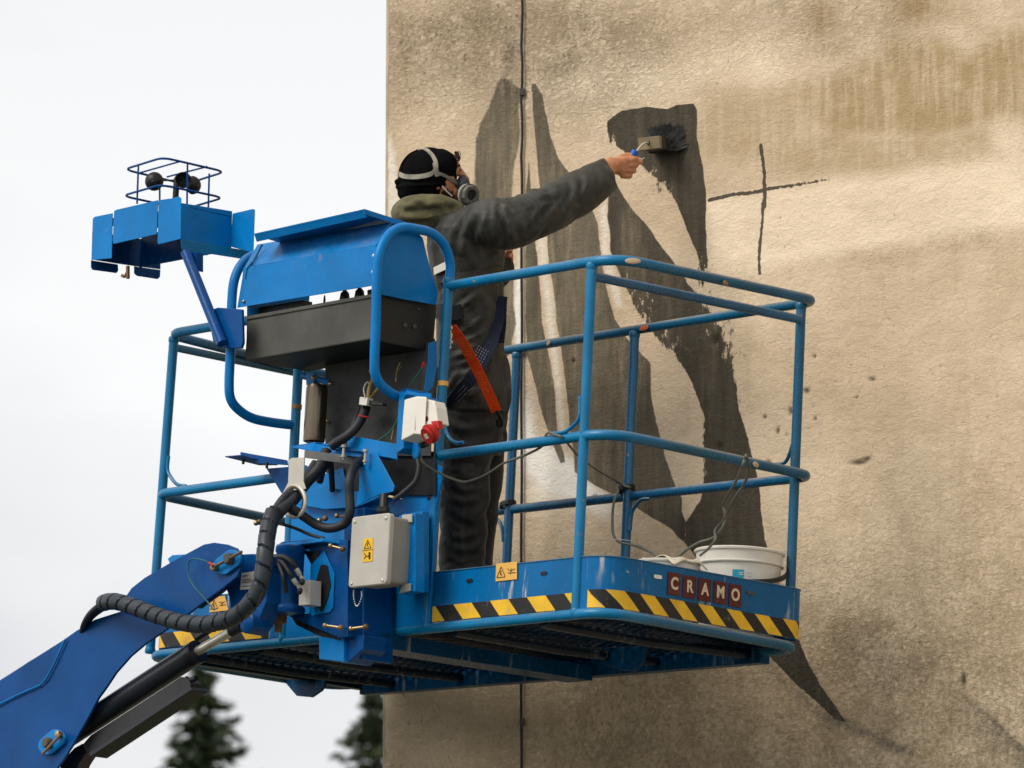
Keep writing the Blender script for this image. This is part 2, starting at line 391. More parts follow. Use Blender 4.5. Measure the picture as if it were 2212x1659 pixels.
ochre = np.maximum.reduce([.75*np.clip(.5-sdf([(1700,175),(1760,168),(1840,150),(1925,85),(2040,85),(2090,120),(2140,70),(2300,60),(2300,262),(2140,268),(2050,290),(1960,300),(1860,290),(1800,300),(1740,270)])/46,0,1), .5*np.clip(.5-sdf([(1500,190),(1640,165),(1760,170),(1860,290),(2140,268),(2145,345),(2083,353),(1927,375),(1860,390),(1700,380),(1500,330)])/60,0,1), .9*blob(1980,15,75,40), .85*blob(1773,40,32,45), .5*blob(2190,190,40,90), .4*blob(1800,105,30,20)])
rough = np.clip(1.1*blob(1080,90,330,140)+.8*blob(1260,150,160,90)+.9*blob(1896,1422,130,70)+.6*blob(1865,1372,60,50)+.45*np.clip((qy-1150)/300,0,1)+.25*blob(2050,1150,250,200)+.6*blob(1780,30,200,90)+.12, 0, 1)
light = .0*qx
light = np.maximum(light, .75*np.clip(.5-sdf([(1521,434),(1646,416),(1802,388),(1927,375),(2083,353),(2300,335),(2300,480),(2000,520),(1750,560),(1540,600)])/34,0,1)*(1-.35*blob(1960,450,120,60)))
light = light+.5*blob(1300,190,180,60)+.3*blob(1450,150,160,60)+.45*blob(1650,150,90,40)+.45*blob(2180,305,36,34)+.35*blob(960,230,70,110)+.3*blob(1640,60,30,120)+.25*blob(1660,640,160,80)+.3*blob(1640,1000,200,160)+.25*blob(900,1560,160,90)
light = light+0*(.35*blob(1700,520,330,60,-6)+.5*blob(1400,200,200,70,8)+.4*blob(2000,470,230,50,-6)+.25*blob(1900,760,280,120)+.35*blob(980,260,90,160)+.3*blob(1250,120,60,90))
char = np.maximum.reduce([np.clip(1-line_d([(1643,312),(1650,370),(1650,420),(1649,450)])/7, 0, 1), np.clip(1-line_d([(1649,450),(1644,510),(1640,590)])/5.5, 0, 1),
    1.1*np.clip(1-line_d([(1532,433),(1580,422),(1640,412),(1700,402),(1790,388)])/6.5, 0, 1)*np.clip(1.15-(qx-1600)/260, .3, 1), .5*np.clip(1-line_d([(1574,85),(1573,150)])/3, 0, 1), .5*np.clip(1-line_d([(1080,570),(1118,572)])/6, 0, 1)])
grime_vignette = .8*blob(1102,110,18,55,8)+.8*blob(1215,140,60,30,-20)+.6*blob(1240,70,90,40,-20)+.75*blob(960,70,120,45,-25)+.5*blob(900,200,50,60)+.45*blob(1010,150,50,40)+.4*blob(1060,70,50,40)+.3*blob(870,100,30,100)+.4*blob(1420,60,60,40)+.3*blob(1540,40,60,40)+.35*blob(1960,540,180,24,-8)+.3*blob(2100,520,90,26)
grime_vignette += .75*np.clip((qy-1050)/500, 0, 1)*np.clip((qx-1050)/250, 0, 1)  # grime plus lens vignette painted in, darker to the lower right
spray_vignette = .30*blob(1896,1425,110,42,15)+.15*blob(1862,1372,45,40)+.12*np.clip((qy-1400)/260, 0, 1)*np.clip((qx-1200)/300, 0, 1)  # dark spray; last term paints more vignette into the lower right
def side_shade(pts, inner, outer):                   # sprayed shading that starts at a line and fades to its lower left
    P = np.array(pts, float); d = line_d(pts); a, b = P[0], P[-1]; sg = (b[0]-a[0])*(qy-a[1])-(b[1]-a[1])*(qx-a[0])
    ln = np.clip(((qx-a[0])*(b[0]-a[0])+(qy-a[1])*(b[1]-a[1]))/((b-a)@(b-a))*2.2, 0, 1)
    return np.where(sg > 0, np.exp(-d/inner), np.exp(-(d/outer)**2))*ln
spray_vignette += .75*side_shade([(2010,1452),(2037,1472),(2084,1509),(2146,1559),(2215,1626),(2320,1720)], 46, 9)
spray_vignette += .55*np.exp(-(line_d([(1800,1545),(1850,1574),(1925,1609),(1965,1628)])/13)**2)
spray_vignette += .45*np.clip(1-np.abs(line_d([(1640,1425),(1689,1460),(1740,1512),(1800,1560)]))/26, 0, 1)
spray_vignette += .5*blob(1102,112,14,48,8)
pits = [(1546,733,9,12),(1555,962,9,8),(1855,997,20,6),(1872,990,8,4),(1742,845,8,6),(1883,820,7,4),(1760,905,4,4),(1705,888,4,9),(1650,900,4,5),(1658,1000,5,5),(1596,868,3,5),(1680,930,4,9),(1700,940,3,6),(2080,1468,5,16),(1920,690,3,3),(1760,770,4,4),(1850,860,4,2),(1285,1070,5,3),(1240,780,4,5)]
r2 = np.random.default_rng(3)
for i in range(90):
    cx, cy = r2.uniform(1640, 2200), r2.uniform(600, 1250); pits.append((cx, cy, r2.uniform(.8, 2.2), r2.uniform(.8, 2.8)))
for i in range(60): pits.append((r2.uniform(860, 2200), r2.uniform(20, 1640), r2.uniform(1, 2.2), r2.uniform(1, 2.6)))
pit = np.zeros(qx.shape)
for cx, cy, rx, ry in pits: pit += np.exp(-(((qx-cx)/max(rx, 1.9))**2+((qy-cy)/max(ry, 1.9))**2)*1.2)*(1.15 if rx > 3 else .45)
pit = np.clip(pit, 0, 1)
disp = .004*fbm(SS, ZZ, 21, 2.2, 5)+.0016*fbm(SS*.6, ZZ, 31, 30, 3)
wave = np.zeros(SS.shape); wave[vis] = pit
disp = disp-.006*wave
P3 = np.stack([SS*WD.x+(WOFF-disp)*WN.x, SS*WD.y+(WOFF-disp)*WN.y, ZZ], -1).reshape(-1, 3)
ny, nx = SS.shape
me = bpy.data.meshes.new('plaster_face'); idx = np.arange(nx*ny).reshape(ny, nx)
quads = np.stack([idx[:-1, :-1], idx[:-1, 1:], idx[1:, 1:], idx[1:, :-1]], -1).reshape(-1, 4)
me.vertices.add(nx*ny); me.vertices.foreach_set('co', P3.ravel())
me.loops.add(quads.size); me.loops.foreach_set('vertex_index', quads.ravel().astype(np.int32))
me.polygons.add(len(quads)); me.polygons.foreach_set('loop_start', np.arange(0, quads.size, 4, dtype=np.int32))
me.polygons.foreach_set('loop_total', np.full(len(quads), 4, np.int32)); me.update(); me.validate()
me.polygons.foreach_set('use_smooth', np.ones(len(quads), bool))
for nm, a in (('dark', dark[0]), ('tone', dark[1]), ('dry', dry), ('white', white), ('light', light), ('char', char), ('grime_vignette', grime_vignette), ('spray_vignette', spray_vignette), ('pit', pit), ('ochre', ochre), ('rough', rough)):
    full = np.zeros(SS.shape, np.float32)
    if nm == 'tone': full += .5
    full[vis] = a; at = me.attributes.new(nm, 'FLOAT', 'POINT'); at.data.foreach_set('value', full.ravel())

def wall_fn(t, p):
    def A(nm):
        a = nn(t, 'ShaderNodeAttribute', attribute_name=nm); return a.outputs['Fac']
    big = rampv(t, noi(t, 1.1, 6, .6, dist=.3), .3, .7); mid = noi(t, 7, 6, .65); fine = noi(t, 55, 8, .75); grit = noi(t, 160, 4, .7)
    streak = noi(t, 4.5, 6, .65, (5, 5, .55)); strk2 = noi(t, 14, 6, .7, (6, 6, .5))
    c = mixc(t, big, (.61, .47, .32), (.77, .62, .445))
    c = mixc(t, rampv(t, mid, .38, .75, 0, .45), c, (.50, .37, .235))
    drip = rampv(t, noi(t, 7, 5, .6, (5, 5, .45)), .38, .62)
    c = mixc(t, math_(t, 'MULTIPLY', rampv(t, streak, .5, .7), .25), c, (.47, .35, .22))
    oc = math_(t, 'MULTIPLY', A('ochre'), rampv(t, math_(t, 'ADD', math_(t, 'ADD', math_(t, 'MULTIPLY', drip, .22), math_(t, 'MULTIPLY', strk2, .25)), math_(t, 'MULTIPLY', mid, .75)), .35, .75, .45, 1.15), clamp=True)
    c = mixc(t, oc, c, (.40, .285, .145))
    c = mixc(t, math_(t, 'MULTIPLY', A('rough'), rampv(t, math_(t, 'ADD', math_(t, 'MULTIPLY', noi(t, 4.2, 7, .7, dist=.4), .6), math_(t, 'MULTIPLY', fine, .4)), .44, .56, 0, .6)), c, (.38, .285, .18))
    c = mixc(t, math_(t, 'MULTIPLY', A('light'), rampv(t, noi(t, 3.5, 5, .6, (1, 1, 2.2), dist=.6), .2, .7, .55, 1.15), clamp=True), c, (.93, .77, .57))
    g = math_(t, 'MULTIPLY', A('grime_vignette'), rampv(t, math_(t, 'ADD', math_(t, 'MULTIPLY', mid, .4), math_(t, 'MULTIPLY', fine, .6)), .40, .60, .15, .95), clamp=True)
    c = mixc(t, g, c, (.29, .22, .135))
    speck = math_(t, 'MULTIPLY', rampv(t, fine, .60, .67), math_(t, 'ADD', math_(t, 'MULTIPLY', A('rough'), 1.0), .12), clamp=True)
    c = mixc(t, math_(t, 'MULTIPLY', speck, .9), c, (.13, .09, .05))
    sp3 = math_(t, 'MULTIPLY', rampv(t, noi(t, 85, 3, .6), .69, .74), .7); c = mixc(t, sp3, c, (.16, .11, .07))
    w = math_(t, 'MULTIPLY', A('white'), rampv(t, mid, .25, .5, .8, 1.1), clamp=True)
    c = mixc(t, w, c, (.93, .88, .79))
    s = math_(t, 'MULTIPLY', A('spray_vignette'), rampv(t, fine, .25, .7, .6, 1.1), clamp=True)
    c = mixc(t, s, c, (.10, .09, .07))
    # the grey mural paint
    tonev = math_(t, 'ADD', A('tone'), math_(t, 'MULTIPLY', math_(t, 'SUBTRACT', noi(t, 2.4, 6, .65, (6, 6, .8)), .5), 1.1))
    rag = math_(t, 'MULTIPLY', math_(t, 'SUBTRACT', noi(t, 38, 7, .8, (1, 1, .6)), .5), math_(t, 'ADD', math_(t, 'MULTIPLY', A('dry'), 8), .8))
    m = rampv(t, math_(t, 'ADD', A('dark'), rag), .36, .64)
    wash = rampv(t, noi(t, 6, 6, .7, (5, 5, .7)), .3, .72)
    dc = mixc(t, wash, (.11, .09, .064), (.19, .155, .11))
    dc = mixc(t, rampv(t, tonev, .1, 1.0), mixc(t, wash, (.125, .11, .078), (.215, .175, .118)), mixc(t, wash, (.034, .030, .023), (.062, .053, .04)))
    sp2 = rampv(t, noi(t, 120, 4, .7), .68, .74, 0, .35)
    dc = mixc(t, math_(t, 'MULTIPLY', rampv(t, noi(t, 3.2, 7, .7, (5, 5, .7)), .5, .72), math_(t, 'SUBTRACT', 1.05, A('tone'), clamp=True)), dc, (.34, .265, .17))
    dc = mixc(t, rampv(t, noi(t, 1.7, 5, .6, (8, 8, .5)), .52, .7, 0, .4), dc, (.03, .027, .02))
    dc = mixc(t, sp2, dc, (.33, .29, .22))
    c = mixc(t, math_(t, 'MULTIPLY', m, .96), c, dc)
    ch = rampv(t, math_(t, 'ADD', A('char'), math_(t, 'MULTIPLY', math_(t, 'SUBTRACT', noi(t, 60, 5, .7, (1, 1, 1)), .5), 1.5)), .35, .5)
    ch = math_(t, 'MULTIPLY', ch, rampv(t, A('char'), .02, .12)); c = mixc(t, math_(t, 'MULTIPLY', ch, .9), c, (.03, .027, .022))
    c = mixc(t, math_(t, 'MULTIPLY', A('pit'), .85, clamp=True), c, (.035, .028, .02))
    t.links.new(c, p.inputs['Base Color'])
    # trowelled plaster relief: short scratches, grit and soft waves
    vo = nn(t, 'ShaderNodeTexNoise'); vo.inputs['Scale'].default_value = 62; vo.inputs['Detail'].default_value = 6; vo.inputs['Roughness'].default_value = .72; vo.inputs['Distortion'].default_value = .7
    cc = nn(t, 'ShaderNodeTexCoord'); mm = nn(t, 'ShaderNodeMapping'); mm.inputs['Scale'].default_value = (.8, .8, 1.25); t.links.new(cc.outputs['Object'], mm.inputs[0]); t.links.new(mm.outputs[0], vo.inputs[0])
    h = math_(t, 'ADD', math_(t, 'MULTIPLY', rampv(t, vo.outputs[0], .3, .62), .9), math_(t, 'MULTIPLY', fine, .9))
    h = math_(t, 'MULTIPLY', h, math_(t, 'ADD', math_(t, 'MULTIPLY', A('rough'), 1.5), .26))
    h = math_(t, 'ADD', h, math_(t, 'MULTIPLY', grit, .35))
    bump(t, p, h, .0046, .85)
M_wall = mat('painted_rough_plaster', (.5, .4, .28), .92, spec=.15, fn=wall_fn); me.materials.append(M_wall)
M_wside = plain((.45, .37, .27), .9); M_wside.name = 'plain_plaster'
bld = bpy.data.objects.new('building', None); COL.objects.link(bld); bld.location = (0, 0, 0)
tag(bld, 'tall rough beige plaster building wall with dark grey half painted mural shapes', 'building')
o = bpy.data.objects.new('plaster_face', me); COL.objects.link(o); o.parent = bld
def wp(s, dn, z): return WD*s+WN*(WOFF+dn)+Vector((0, 0, z))
S1 = float(ss[-1]); Z1 = float(zz[-1])
b = prism([wp(S0+.004, .022, 0), wp(S1-.004, .022, 0), wp(S1-.004, 6, 0), wp(S0+.004, 6, 0)], (0, 0, Z1-.004)); mesh_obj('wall_body', b, M_wside, bld)
edge = prism([wp(S0-.012, .0, 0), wp(S0+.001, .0, 0), wp(S0+.001, 6, 0), wp(S0-.012, 6, 0)], (0, 0, Z1)); mesh_obj('side_wall', edge, M_wside, bld)
mesh_obj('roof_coping', prism([wp(S0-.06, -.06, Z1+.004), wp(S1+.06, -.06, Z1+.004), wp(S1+.06, 6.06, Z1+.004), wp(S0-.06, 6.06, Z1+.004)], (0, 0, .12)), M_wside, bld)
# conductor cable down the wall
cp = []
for i, y in enumerate(range(-500, 2800, 40)):
    q = wallpt(1132+(1.4*math.sin(y*.05) if y < 400 else .6*math.sin(y*.02))-y*.0008, y); cp.append(q-WN*.012)
cp = [q for q in cp if .02 < q.z < Z1-.02]
cab = mesh_obj('wall_cable', tube(cp, .0048, 8), M_black, smooth=True); tag(cab, 'thin black cable running straight down the beige plaster wall', 'cable')
for y in (200, 460, 760, 1560):
    q = wallpt(1132, y)-WN*.010; mesh_obj('clip', box(tuple(q-Vector((.009, .009, .012))), tuple(q+Vector((.009, .009, .012)))), M_greyb, cab)

# ---------------------------------------------------------------- ground and trees
def gfn(t, p):
    c = mixc(t, rampv(t, noi(t, .4, 6), .35, .65), (.06, .07, .03), (.13, .12, .09)); t.links.new(c, p.inputs['Base Color'])
M_gr = mat('gravel_and_grass', (.1, .1, .07), .95, fn=gfn)
g = mesh_obj('ground', ([Vector(p) for p in ((-900,-900,0),(900,-900,0),(900,900,0),(-900,900,0))], [(0,1,2,3)]), M_gr); g['kind'] = 'structure'
M_bark = plain((.09, .06, .04), .9, sc=8); M_bark.name = 'bark'
def nfn(t, p):
    c = mixc(t, rampv(t, noi(t, 1.3, 5), .3, .7), (.018, .033, .011), (.055, .08, .026)); t.links.new(c, p.inputs['Base Color'])
M_need = mat('spruce_needles', (.04, .07, .025), .8, fn=nfn)
def spruce(px, py_top, dist, seed, label):
    rd = random.Random(seed); d = RC @ ray(px, py_top); top = d*(dist/d.y); H = top.z+CAM_Z; x, y = top.x, top.y
    root = bpy.data.objects.new('spruce_tree', None); COL.objects.link(root); root.location = (x, y, 0)
    tag(root, label, 'tree', 'spruces behind the lift')
    mesh_obj('trunk', tube([(0, 0, 0), (.03, 0, H*.5), (0, 0, H*.97)], [.17, .09, .012], 9), M_bark, root, True)
    vs, fs = [], []; z = 0.9
    while z < H-.08:
        k = (H-z)/H; L = (.12+2.9*k**.85)*(1 if H-z > .4 else .6)
        nb = int(7+5*k); a0 = rd.random()*6.28
        for i in range(nb):
            a = a0+6.283*i/nb+rd.uniform(-.25, .25); l = L*rd.uniform(.5, 1.2); ca, sa = math.cos(a), math.sin(a)
            n = max(4, int(l/.075)); z0 = z+rd.uniform(-.1, .1)
            for j in range(n):
                q = (j+.5)/n; r = l*q; zb = z0-l*.42*q+l*.30*q*q*q*1.4
                half = (.10+.40*l*.5)*(1-q)*.6+.06
                for m_ in range(7):
                    s = rd.uniform(-1, 1); px_, py_ = r*ca-sa*s*half, r*sa+ca*s*half; pz = zb-abs(s)*.07-rd.random()*.06
                    c = Vector((px_+rd.uniform(-.03,.03), py_+rd.uniform(-.03,.03), pz))
                    e1 = Vector((ca*.6-sa*s, sa*.6+ca*s, rd.uniform(-.55, .25))).normalized()*rd.uniform(.05, .11)
                    e2 = e1.orthogonal().normalized()*rd.uniform(.012, .028); e2.rotate(Matrix.Rotation(rd.random()*3.1, 3, e1))
                    b_ = len(vs); vs += [c-e1-e2*.6, c-e1+e2*.6, c+e1*.3+e2, c+e1, c+e1*.3-e2]; fs.append((b_, b_+1, b_+2, b_+3, b_+4))
        z += .13+.10*k
    me = bpy.data.meshes.new('crown'); me.from_pydata(vs, [], fs); me.materials.append(M_need)
    c = bpy.data.objects.new('crown', me); COL.objects.link(c); c.parent = root
spruce(436, 1415, 58, 1, 'dark green spruce top below the left half of the blue platform')
spruce(806, 1475, 64, 2, 'dark green spruce top half hidden by the corner of the plaster wall')

# ---------------------------------------------------------------- boom lift
lift = thing('boom_lift', (0, 0, 0), 'blue aerial work platform with caged basket on an articulated jib arm', 'boom lift')
def P(name, m, mt=None, par=None, smooth=False, bevel=0, **k): return mesh_obj(name, m, mt or M_blue, par if par is not None else lift, smooth, bevel, **k)
tr = .0172
L0, L1 = 0.02, BL
# corners measured on the photograph, kept close to one rectangle
cT = [V(362,722,0), V(1332,556,0), U(1767,650,V(1332,556,0).x), V(727,815,BW)]
cM = [V(335,1068,0), V(1317,934,0), U(1757,1029,V(1317,934,0).x), V(700,1145,BW)]
cB = [V(312,1417,0), V(1306,1321,0), U(1735,1401,V(1306,1321,0).x), V(720,1482,BW)]
def lerp(a, b, t): return a+(b-a)*t
uA, uC = .752, 1.51
def atu(a, b, u): return lerp(a, b, (u-a.x)/(b.x-a.x))
def rail(name, c, r, mt, far_mt):
    # near rail left piece up to post, corner loop with the left side, near rail right piece with the end
    l = fillet([atu(c[0], c[1], uA), c[0], c[3]], .085); P(name, tube(l, r), mt, None, True)
    rr = fillet([atu(c[0], c[1], uC), c[1], c[2], lerp(c[2], c[3], .06)], .13); P(name, tube(rr, r), mt, None, True)
    P(name, tube([lerp(c[2], c[3], .055), lerp(c[2], c[3], .5), c[3]], r*.96), far_mt, None, True)
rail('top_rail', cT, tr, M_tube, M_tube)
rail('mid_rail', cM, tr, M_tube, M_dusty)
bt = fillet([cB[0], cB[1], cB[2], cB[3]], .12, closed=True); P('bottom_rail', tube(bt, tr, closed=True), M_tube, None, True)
P('inner_rail', tube([V(1278,596,0.0), U(1728,690,cT[2].x-.02)], tr*.9), M_dusty, None, True)
P('inner_rail', tube([V(374,750,.02), V(700,818,BW-.02)], tr*.82), M_tube, None, True)
def post(x0, y0, x1, y1, v, mt=M_tube, r=tr*.98):
    a, b = V(x0, y0, v), V(x1, y1, v)
    p = P('post', tube([a, lerp(a, b, .5), b], r), mt, None, True)
    P('weld', lathe(a, b-a, [(0, r), (.006, r*1.16), (.016, r*1.12), (.022, r)]), mt, p, True)
    P('weld', lathe(b, a-b, [(0, r), (.006, r*1.16), (.016, r*1.1), (.022, r)]), mt, p, True); return p
post(376, 728, 324, 1412, .02)
post(651, 672, 613, 1388, 0)
post(1279, 568, 1244, 1330, 0)
post(1371, 716, 1349, 1240, BW, M_dusty); post(1117, 762, 1092, 1260, BW, M_dusty)
post(1731, 655, 1703, 1392, BW-.03)
post(970, 600, 924, 1358, 0)
# guard loops either side of the console (same bent tube twice)
loop_px = [(968,622),(973,575),(960,530),(933,504),(900,495),(866,492),(838,509),(820,546),(814,600),(812,700),(809,775),(812,812),(828,836),(858,856),(900,866),(951,873)]
lp = spline([U(x, y, uC) for x, y in loop_px], 5)
P('guard_loop', tube(lp, tr*.95, 14), M_blue, None, True)
P('guard_loop', tube([p-EU*(uC-uA) for p in lp], tr*.95, 14), M_blue, None, True)
# small bent braces in the corners
for pts, v in (([(1254,855),(1252,900),(1238,920),(1218,934),(1196,936)], -.012), ([(364,985),(362,1015),(372,1035),(384,1047),(402,1050)], .01), ([(962,880),(962,925),(972,948),(988,957),(1000,955)], -.01), ([(1404,1078),(1385,1080),(1368,1100),(1363,1120),(1361,1146)], BW-.015), ([(1070,1118),(1081,1130),(1086,1150),(1087,1170)], BW-.015), ([(1712,960),(1704,985),(1694,1000),(1676,1003)], BW-.015)):
    P('brace', tube(spline([V(x, y, v) for x, y in pts], 4), .0065, 8), M_tube, None, True)
# paint worn off bands
for (x, y, v, a, b) in ((969,830,0,(954),868),):
    pass
def band(x, y, v, mt, r=tr*1.03, h=.016):
    p = V(x, y, v); P('tape_band', lathe(p-EW*h/2, EW, [(0, r), (h, r)]), mt, None, True)
band(957, 829, 0, M_stk); band(641, 879, 0, M_rust); band(935, 1073, 0, M_black, tr*1.15, .02)
for x, y in ((501, 680), (500, 733)):
    q = U(x, y, uA); c = V(x, y, q.y); P('clamp_ring', lathe(c-EW*.004, EW, [(0, tr*1.05), (0.002, tr*1.35), (.008, tr*1.35), (.01, tr*1.05)]), M_brass, None, True)

M_prim = plain((.36, .27, .17), .7, var=.3); M_prim.name = 'bare_primer'
M_orange = plain((.5, .10, .02), .7, var=.3); M_orange.name = 'orange_primer'
def worn(p, d, ln, mt, off):
    d = Vector(d).normalized(); c = p+off
    P('worn_patch', ell(c, d*ln, (d.cross(off)).normalized()*tr*.62, off.normalized()*.0035, 18, 8), mt, None, True)
toc = (RB.transposed() @ (-ray(1300, 700))).normalized(); upc = (toc*.95+EW*.35).normalized()
for x, y, fn_, val, d, ln, mt, k in ((1368,568,V,.05,(1,.9,0),.026,M_prim,1), (1398,713,V,BW,(1,0,0),.022,M_orange,1), (1625,1007,U,BL,(0,1,0),.014,M_prim,1), (1192,745,V,BW,(1,0,0),.010,M_prim,1), (1560,616,U,BL,(0,1,0),.012,M_rust,1)):
    q_ = fn_(x, y, val); d = Vector(d).normalized(); o_ = (upc-d*upc.dot(d)).normalized()*tr*.96; worn(q_, d, ln, mt, o_)
# toe boards, as one bent sheet each side
tb_h0, tb_h1 = .02, .185
def path_pts(u0, turn=True):
    x1 = cB[1].x-.004; p = [Vector((u0, -.002, 0)), Vector((x1, -.002, 0))]
    p += [Vector((x1, BW, 0)), Vector((x1-.16, BW, 0))]
    return fillet(p, .12, 9)
def sheet_along(pts, w0, w1, th, out):
    v, f = [], []; n = len(pts)
    for i, p in enumerate(pts):
        t = (pts[min(i+1, n-1)]-pts[max(i-1, 0)]); t.z = 0; t.normalize(); nrm = Vector((t.y, -t.x, 0))*out
        sk = .05/1.0
        for w, o_ in ((w0, 0), (w1, 0), (w1, th), (w0, th)): v.append(Vector((p.x, p.y, w))+nrm*(-o_))
    for i in range(n-1):
        for k in range(4):
            l = (k+1)%4; f.append((i*4+k, i*4+l, (i+1)*4+l, (i+1)*4+k))
    f += [(3,2,1,0), ((n-1)*4, (n-1)*4+1, (n-1)*4+2, (n-1)*4+3)]
    return v, f
def dens(pts, step=.04):
    out = [pts[0]]
    for a, b in zip(pts, pts[1:]):
        k = max(1, int((b-a).length/step)); out += [lerp(a, b, j/k) for j in range(1, k+1)]
    return out
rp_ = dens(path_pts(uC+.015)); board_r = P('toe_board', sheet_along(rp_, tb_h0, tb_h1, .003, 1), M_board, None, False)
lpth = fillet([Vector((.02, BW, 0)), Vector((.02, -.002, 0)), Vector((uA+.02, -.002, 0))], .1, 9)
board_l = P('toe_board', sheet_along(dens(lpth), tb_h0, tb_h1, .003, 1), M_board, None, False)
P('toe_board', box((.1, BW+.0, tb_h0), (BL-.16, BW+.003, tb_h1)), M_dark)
P('board_rim', tube([p+EW*(tb_h1+.001) for p in rp_], .0028, 6), M_dusty, board_r, True)
P('board_rim', tube([p+EW*(tb_h1+.001) for p in dens(lpth)], .0028, 6), M_tube, board_l, True)
# hazard tape: each stripe its own slanted piece following the sheet
def arc_table(pts):
    s = [0.]
    for a, b in zip(pts, pts[1:]): s.append(s[-1]+(b-a).length)
    return s
def at_s(pts, tab, s):
    s = max(0, min(tab[-1]-1e-6, s))
    for i in range(len(tab)-1):
        if tab[i+1] >= s:
            q = (s-tab[i])/(tab[i+1]-tab[i]+1e-12); p = lerp(pts[i], pts[i+1], q); t = (pts[i+1]-pts[i]).normalized()
            return p, Vector((t.y, -t.x, 0))
def tape(pts, s0, s1, w0, w1, par, pitch=.178, slant=.05, phase=0., grow=0.):
    tab = arc_table(pts); k = int((s0-slant)/pitch)-2
    s = s0-slant*1.5+phase-pitch; i = 0
    while s < s1+slant:
        for mt, a, b in ((M_yel, s, s+pitch*.5), (M_blk, s+pitch*.5, s+pitch)):
            if b+slant > s0 and a < s1:
                v, f = [], []; n = 6; rows = 4
                for r_ in range(rows+1):
                    q = r_/rows
                    for c_ in range(n+1):
                        sv_ = a+(b-a)*c_/n+slant*(1-q); sv_ = max(s0, min(s1, sv_))
                        p, nr = at_s(pts, tab, sv_); wv = w0+(w1-w0)*q; v.append(Vector((p.x, p.y, wv))+nr*.0022)
                for r_ in range(rows):
                    for c_ in range(n): f.append((r_*(n+1)+c_, r_*(n+1)+c_+1, (r_+1)*(n+1)+c_+1, (r_+1)*(n+1)+c_))
                P('stripe', (v, f), mt, par, True)
        s += pitch
tabr = arc_table(rp_)
tape(rp_, .005, (1.9-uC)+.29, .022, .073, board_r)
tape(rp_, (BL-uC)-.085, (BL-uC)+BW-.075, .022, .080, board_r, pitch=.128, slant=.066, phase=.03)
ltab = arc_table(dens(lpth)); lend = ltab[-1]
tape(dens(lpth), lend-.72, lend-.09, .022, .073, board_l)
# lettering plates on the end board
UE = cB[1].x-.004+.0025
def quad_end(z):                                     # z: corner pixels
    return [U(x, y, UE) for x, y in z]
for ch, (x0, x1, y0, y1) in zip('CRAMO', ((1412,1476,398,488),(1492,1557,412,506),(1573,1637,428,520),(1655,1718,442,534),(1735,1795,458,548))):
    X0, X1, Y0, Y1 = 864+.4101*x0, 864+.4101*x1, 1080+.4101*y0, 1080+.4101*y1
    a, b_, c_ = U(X0, Y0, UE), U(X1, Y1, UE), None
    v0, v1, w0, w1 = a.y, b_.y, b_.z, a.z
    cx_ = (v0+v1)/2; sk = U(X1, Y0+5, UE)
    pl = P('letter_plate', box((UE, v0, (a.z+b_.z)/2-.036), (UE+.0012, v1, (a.z+b_.z)/2+.036)), M_mar, board_r)
    cu = bpy.data.curves.new('t', 'FONT'); cu.body = ch; cu.size = .054; cu.extrude = .0006; cu.align_x = 'CENTER'; cu.align_y = 'CENTER'; cu.offset = .0016
    to = bpy.data.objects.new('t', cu); COL.objects.link(to); bpy.context.view_layer.update()
    tm = bpy.data.meshes.new_from_object(to.evaluated_get(bpy.context.evaluated_depsgraph_get())); bpy.data.objects.remove(to)
    mc = (a.z+b_.z)/2
    vs = [Vector((UE+.0022+q.co.z, cx_+q.co.x*.86, mc+q.co.y)) for q in tm.vertices]
    P('letter', (vs, [tuple(f.vertices) for f in tm.polygons]), M_let, pl)
def slot(x, y, mt, fn, val, ax, l=.036, h=.013):
    p = fn(x, y, val); t = EV if ax == 'v' else EU; n_ = EU if ax == 'v' else -EV; pts = []
    for k in range(12):
        a = 2*math.pi*k/12; pts.append(p+t*((l/2-h/2)*(1 if math.cos(a) > 0 else -1)+h/2*math.cos(a))+EW*(h/2*math.sin(a)))
    P('slot', prism(pts, n_*.001), mt, board_r)
slot(1421, 1246, M_white, U, UE, 'v'); slot(1622, 1281, M_greyb, U, UE, 'v')
slot(1014, 1254, M_black, V, -.005, 'u', .03, .012); slot(1174, 1238, M_black, V, -.005, 'u', .03, .012)

def sticker(name, corners, par, kind='warn', mt=None):
    a, b_, c_, d = corners                           # tl, tr, br, bl in space
    nrm = (b_-a).cross(d-a).normalized()*-1
    s = P(name, prism([a, b_, c_, d], nrm*.001), mt or M_stk, par)
    def at(u, v): return lerp(lerp(a, b_, u), lerp(d, c_, u), v)+nrm*.0018
    def stroke(pts, w=.0022):
        for p, q in zip(pts, pts[1:]):
            p, q = at(*p), at(*q); t = (q-p).normalized(); s_ = t.cross(nrm.normalized())*w/2
            P('mark', prism([p-s_, p+s_, q+s_, q-s_], nrm*.0005), M_blk, s)
    if kind == 'warn':
        stroke([(.26,.2),(.06,.8),(.46,.8),(.26,.2)]); stroke([(.26,.42),(.22,.6),(.3,.68)], .004)
        stroke([(.55,.35),(.72,.5),(.92,.4)], .002); stroke([(.58,.6),(.95,.62)], .002); stroke([(.75,.35),(.7,.7)], .002)
    elif kind == 'tall':
        stroke([(.5,.08),(.15,.42),(.85,.42),(.5,.08)]); stroke([(.55,.2),(.45,.28),(.55,.36)], .003); stroke([(.0,.5),(1,.5)], .0015)
        stroke([(.15,.62),(.4,.75),(.2,.85)], .003); stroke([(.45,.76),(.62,.76)], .003); stroke([(.7,.6),(.72,.9)], .008)
    elif kind == 'lines':
        for v in (.2, .45, .58, .82): stroke([(.12, v), (.8 if v != .2 else .5, v)], .0022)
    return s
sticker('warning_sticker', [V(1072,1218,-.0055), V(1117,1213,-.0055), V(1117,1251,-.0055), V(1071,1256,-.0055)], board_r)
